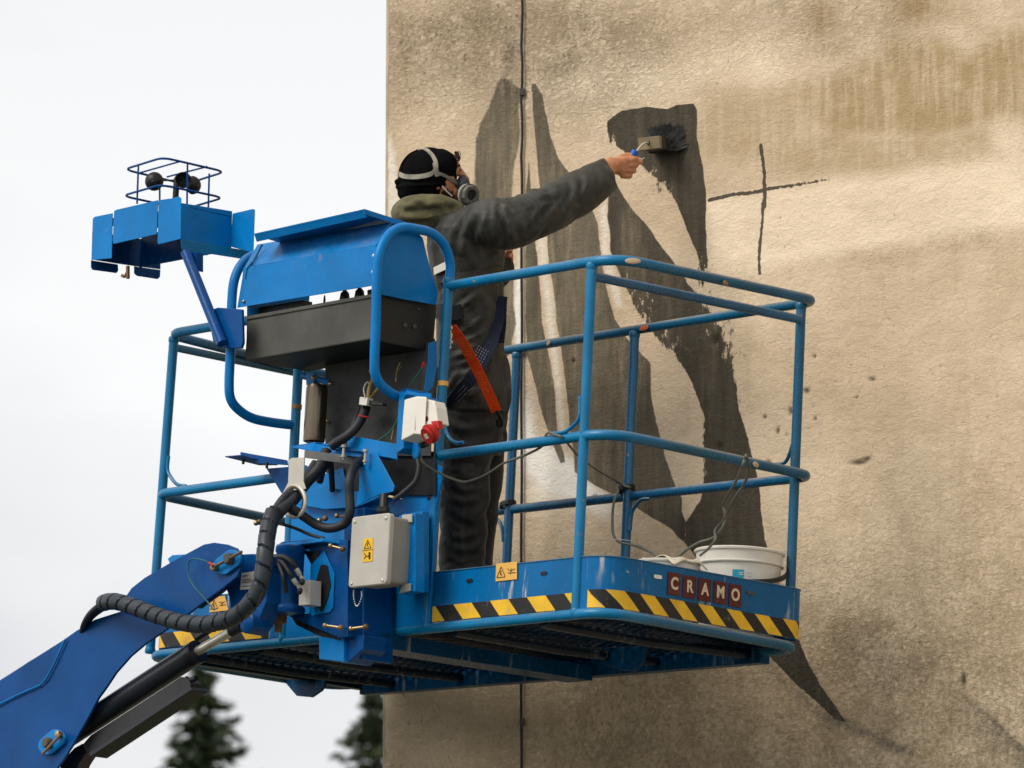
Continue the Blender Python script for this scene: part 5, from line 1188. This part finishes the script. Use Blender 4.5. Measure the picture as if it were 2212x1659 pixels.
# hood
hd = union([limb([MP(990,450,-.08), MP(955,444,-.11), MP(915,445,-.10), MP(885,455,-.05), MP(876,462,.02), MP(890,452,.09), MP(930,440,.12), MP(975,440,.09)], [.022,.036,.045,.05,.05,.045,.04,.03], 6, 18),
    limb([MP(884,474,-.03), MP(905,470,-.05), MP(940,466,-.09), MP(975,458,-.10), MP(992,452,-.10)], [.038,.05,.045,.032,.015], 6, 18),
    loft([Ls(428,915,30,.07), Ls(440,915,48,.1), Ls(465,905,44,.1), Ls(484,905,30,.08)])], .005, 2, fold_disp([(-1.2,[(868,452),(905,458),(940,452),(975,450)]),(1,[(872,470),(900,468),(935,470)]),(-1,[(885,440),(910,446),(925,456)]),(1,[(930,430),(950,445),(968,462)]),(1,[(876,448),(895,440),(915,432)])], cloth_disp(.004, ((.5, 0, 1),), 80, 7), .008, 7))
mesh_obj('hood', hd, M_hood, man, True, ang=180)
# beanie
HC = MP(924, 378, 0)
hat = union([ell(HC, MX*.103+MZ*.004, MD*.086, MZ*.096), ell(MP(948,360,0), MX*.068, MD*.078, MZ*.062), ell(MP(903,406,0), MX*.072+MZ*.012, MD*.08, MZ*.056), ell(MP(925,412,0), MX*.062, MD*.079, MZ*.034), ell(MP(938,393,0), MX*.036, MD*.081, MZ*.046),
    tube([MP(918,392,0)+MX*(.098*math.cos(a))+MD*(.084*math.sin(a))+MZ*(-.016+.004*math.cos(a)) for a in [k*math.pi/18 for k in range(36)]], .005, 10, closed=True), ell(MP(861,393,0), MX*.014, MD*.03, MZ*.011)], .004, 2,
    lambda co: .0012*np.sin((co @ AX.T)[:, 0]*400)*0+.0018*vn3(co, 3, (40, 40, 40)))
mesh_obj('beanie', hat, M_knit, man, True, ang=180)
def HS(x, y, off=.004):                               # point on the near side of the beanie
    ex, ez = (x-924)*PX/.103, (378-y)*PX/.096; return MP(x, y, -.086*math.sqrt(max(.0, 1-ex*ex-ez*ez))-off)
def hstrap(pts, w, mt=M_strap, off=.004):
    Q = spline([HS(x, y, off) for x, y in pts], 5)
    mesh_obj('mask_strap', ribbon(Q, w, lambda i: (Q[min(i+1, len(Q)-1)]-Q[max(i-1, 0)]).cross(Q[i]-HC), .003), mt, man, True)
hstrap([(862,376),(875,381),(895,382),(915,380),(933,375)], .016); hstrap([(903,323),(915,321),(925,326),(935,337),(941,350),(942,362),(936,372),(925,379)], .014)
hstrap([(939,352),(942,366),(945,381)], .016, off=.007); hstrap([(946,374),(962,380),(978,390),(996,402)], .011, M_mask, .008)
hstrap([(866,370),(870,350),(884,333),(903,323)], .006, M_knit)
# hair, beard, face strap
rd = random.Random(4); ms = []
for k in range(34):
    x, y = 985+rd.uniform(-4, 3), 332+rd.uniform(-3, 10); p = MP(x, y, rd.uniform(-.05, .0)); ms.append(tube(spline([p, p+MX*.006+MZ*.004, p+MX*rd.uniform(.008,.012)-MZ*.004, p+MX*rd.uniform(.002, .010)-MZ*.014], 3), [.0013]*9+[.0006], 4))
mesh_obj('hair', join(*ms), M_hair, man, True)
brd = union([ell(MP(972,420,-.004), MX*.028, MD*.046, MZ*.024), ell(MP(960,412,-.035), MX*.02, MD*.024, MZ*.022)], .0035, 1, lambda co: .004*vn3(co, 8, (150, 150, 150)))
mesh_obj('beard', brd, M_hair, man, True, ang=180)
mesh_obj('lower_strap', ribbon([MP(955,402,-.076), MP(966,414,-.07), MP(977,424,-.06)], .0045, MX, .002), M_white, man, True)
for sgn in (-1, 1):
    mesh_obj('eye', ell(MP(991,367,.014*sgn-.002), MX*.006, MD*.006, MZ*.005, 14, 10), M_white, man, True); mesh_obj('eyebrow', limb([MP(993,358,.008*sgn-.003), MP(992,357,.018*sgn-.003), MP(986,359,.026*sgn-.003)], [.003,.0036,.002], 4, 8), M_hair, man, True)
    mesh_obj('pupil', ell(MP(993.5,367,.015*sgn-.003), MX*.004, MD*.005, MZ*.0045, 10, 8), M_black, man, True)
# respirator: facepiece and two cartridges
fp = union([ell(MP(1000,402,-.004), MX*.026, MD*.038, MZ*.036), ell(MP(1000,390,0), MX*.016, MD*.02, MZ*.026), ell(MP(1004,420,-.02), MX*.03, MD*.05, MZ*.02)], .0035, 2)
resp = mesh_obj('respirator', fp, plain((.04, .05, .06), .5), man, True, ang=180)
for dd in (-1, 1):
    cax = (MX*.55-MD*.83*(1 if dd == -1 else -1)+MZ*-.05).normalized(); c = MP(1009, 421, -.045*1 if dd == -1 else .045)
    mesh_obj('cartridge', lathe(c, cax, [(-.02,.028),(-.012,.034),(.0,.036),(.004,.032),(.008,.037),(.022,.036),(.026,.033),(.03,.031),(.031,.02),(.022,.018)], 9, closed=False), M_mask, resp, True, ang=30)
    mesh_obj('cartridge_band', lathe(c, cax, [(-.004,.0365),(-.001,.0385),(.003,.0385),(.005,.0365)], 18), M_lgrey, resp, True); mesh_obj('cartridge_band', lathe(c, cax, [(.012,.0385),(.014,.0395),(.017,.0395),(.019,.038)], 18), M_greyb, resp, True)
    mesh_obj('cartridge_filter', lathe(c+cax*.021, cax, [(0,.021),(.002,.02)], 18), M_black, resp, True)

# orange lanyard clipped from the guard post to the painter's hip
lan = thing('safety_lanyard', V(972,705,-.02), 'orange webbing safety lanyard running from the platform post to the hip of the painter', 'lanyard')
lq = spline([MP(974,706,-.58), MP(986,722,-.52), MP(1002,745,-.45), MP(1017,772,-.39), MP(1033,802,-.33), MP(1048,835,-.29), MP(1062,864,-.25), MP(1072,888,-.22)], 6)
mesh_obj('webbing', ribbon(lq, .036, MX+MZ*.3, .004), M_or, lan, True)
M_ost = plain((.9, .2, .05), .6); M_ost.name = 'orange_stitching'; ms = []
for i0, i1 in ((8, 19), (24, 33)):
    for k in range(i0*2, i1*2):
        p = lq[k//2] if k%2 == 0 else lerp(lq[k//2], lq[k//2+1], .5); q = lq[(k+1)//2] if (k+1)%2 == 0 else lerp(lq[(k+1)//2], lq[(k+1)//2+1], .5)
        s_ = (MX+MZ*.3).normalized()*.011; sg = 1 if k%2 else -1; ms.append(tube([p+s_*sg-MD*.004, q-s_*sg-MD*.004], .0008, 4))
    for sg in (-1, 1): ms.append(tube([lq[k]+(MX+MZ*.3).normalized()*.014*sg-MD*.004 for k in range(i0, i1)], .0007, 4))
mesh_obj('stitching', join(*ms), M_ost, lan, kind='stuff')
mesh_obj('hook', tube(spline([MP(1072,886,-.22), MP(1082,905,-.2), MP(1084,918,-.19), MP(1076,920,-.19), MP(1074,905,-.2)], 5), .006, 8), M_black, lan, True)
ms = []
for k in range(14): ms.append(ell(MP(971+rd.uniform(-3, 3), 701+k*3.8, -.60)+MX*rd.uniform(-.003, .003), MX*.006, MD*.006, MZ*.006, 7, 5))
mesh_obj('frayed_end', join(*ms), M_white, lan, True)

# ---------------------------------------------------------------- brush
def WB(x, y, gap):                                    # point at a given distance in front of the plaster
    d = RC @ ray(x, y); t = (WOFF-gap)/WN.dot(d); p = d*t; p.z += CAM_Z; return MB4.inverted() @ p
IMB = MB4.inverted().to_3x3(); wn_l = (IMB @ WN).normalized(); wd_l = (IMB @ WD).normalized(); wz_l = (IMB @ Vector((0,0,1))).normalized()
br = thing('paint_brush', WB(1402,309,.13), 'broad wooden block brush with dark bristles and blue grip, pressed on the wet dark paint', 'brush')
f0, f1, f2, f3 = WB(1377,298,.11), WB(1423,293,.11), WB(1426,320,.11), WB(1380,325,.11)
M_wood = plain((.22, .165, .09), .7, sc=60, var=.4); M_wood.name = 'worn_wood'
mesh_obj('block', prism([f0, f1, f2, f3], wn_l*.012+wd_l*.003), M_wood, br, bevel=.002)
M_wet = plain((.035, .03, .022), .5, sc=60, var=.5); M_wet.name = 'paint_soaked_wood'
mesh_obj('block_back', prism([p+wn_l*.0122+wd_l*.003 for p in (lerp(f0, f2, .03), lerp(f1, f3, .03), lerp(f2, f0, .03), lerp(f3, f1, .03))], wn_l*.022+wd_l*.002), M_wet, br, bevel=.002)
e_ = lambda p: p+wn_l*.0345+wd_l*.004
mesh_obj('ferrule', prism([lerp(e_(f0), e_(f2), .04), lerp(e_(f1), e_(f3), .04), lerp(e_(f2), e_(f0), .04), lerp(e_(f3), e_(f1), .04)], wn_l*.014+wd_l*.001), M_black, br, bevel=.002)
ms = []; rd = random.Random(9)
o0, o1, o2, o3 = [e_(p)+wn_l*.013+wd_l*.001 for p in (f0, f1, f2, f3)]
for k in range(1300):
    a_, b_ = rd.random(), rd.random(); p = lerp(lerp(o0, o1, a_), lerp(o3, o2, a_), b_)
    gap = .110-.0345-.013
    e1 = p+wn_l*(gap*.55)+wd_l*(-.012+.016*a_)+wz_l*(.004+.012*(1-b_))
    sp_x = rd.uniform(-.1, 1)
    e2 = p+wn_l*(gap-.004)+wd_l*(-.050+.062*a_*rd.uniform(.8, 1.25)+.018*b_)+wz_l*(.024+.038*(1-b_)*rd.uniform(.7, 1.25)-.02*max(0, a_-.6)+.014*(.5-abs(a_-.5)))
    q = spline([p, e1, e2], 3); ms.append(tube(q, [.0018, .0018, .0018, .0017, .0015, .0013, .0007], 3))
M_bris = plain((.035, .038, .036), .6, sc=900, var=.9); M_bris.name = 'dark_bristles'
mesh_obj('bristles', join(*ms), M_bris, br, True, kind='stuff')
rod = spline([WB(1401,309,.111), WB(1394,309,.135), WB(1384,316,.18), WB(1377,325,.215), H(1371,333,.02), H(1362,348,.018), H(1352,366,.018)], 6)
mesh_obj('rod', tube(rod, .0042, 10), M_ring, br, True)
g0, g1 = H(1371,329,.022), H(1350,372,.018)
mesh_obj('grip', lathe(g0, g1-g0, [(-.008,.006),(-.006,.011),(.004,.013),(.02,.0115),((g1-g0).length,.012)], 16), plain((.01,.13,.55), .4), br, True)
mesh_obj('rod_washer', lathe(WB(1401,309,.1095), -wn_l, [(0,.008),(.003,.007)], 14), M_black, br, True)
ms = [tube([H(1380,341,.0), H(1388,344,.0), H(1392,340,.0)], .0014, 5)]
mesh_obj('tag_string', join(*ms), M_white, br, True)

for o in bpy.data.objects:
    if '_off' in o: del o['_off']
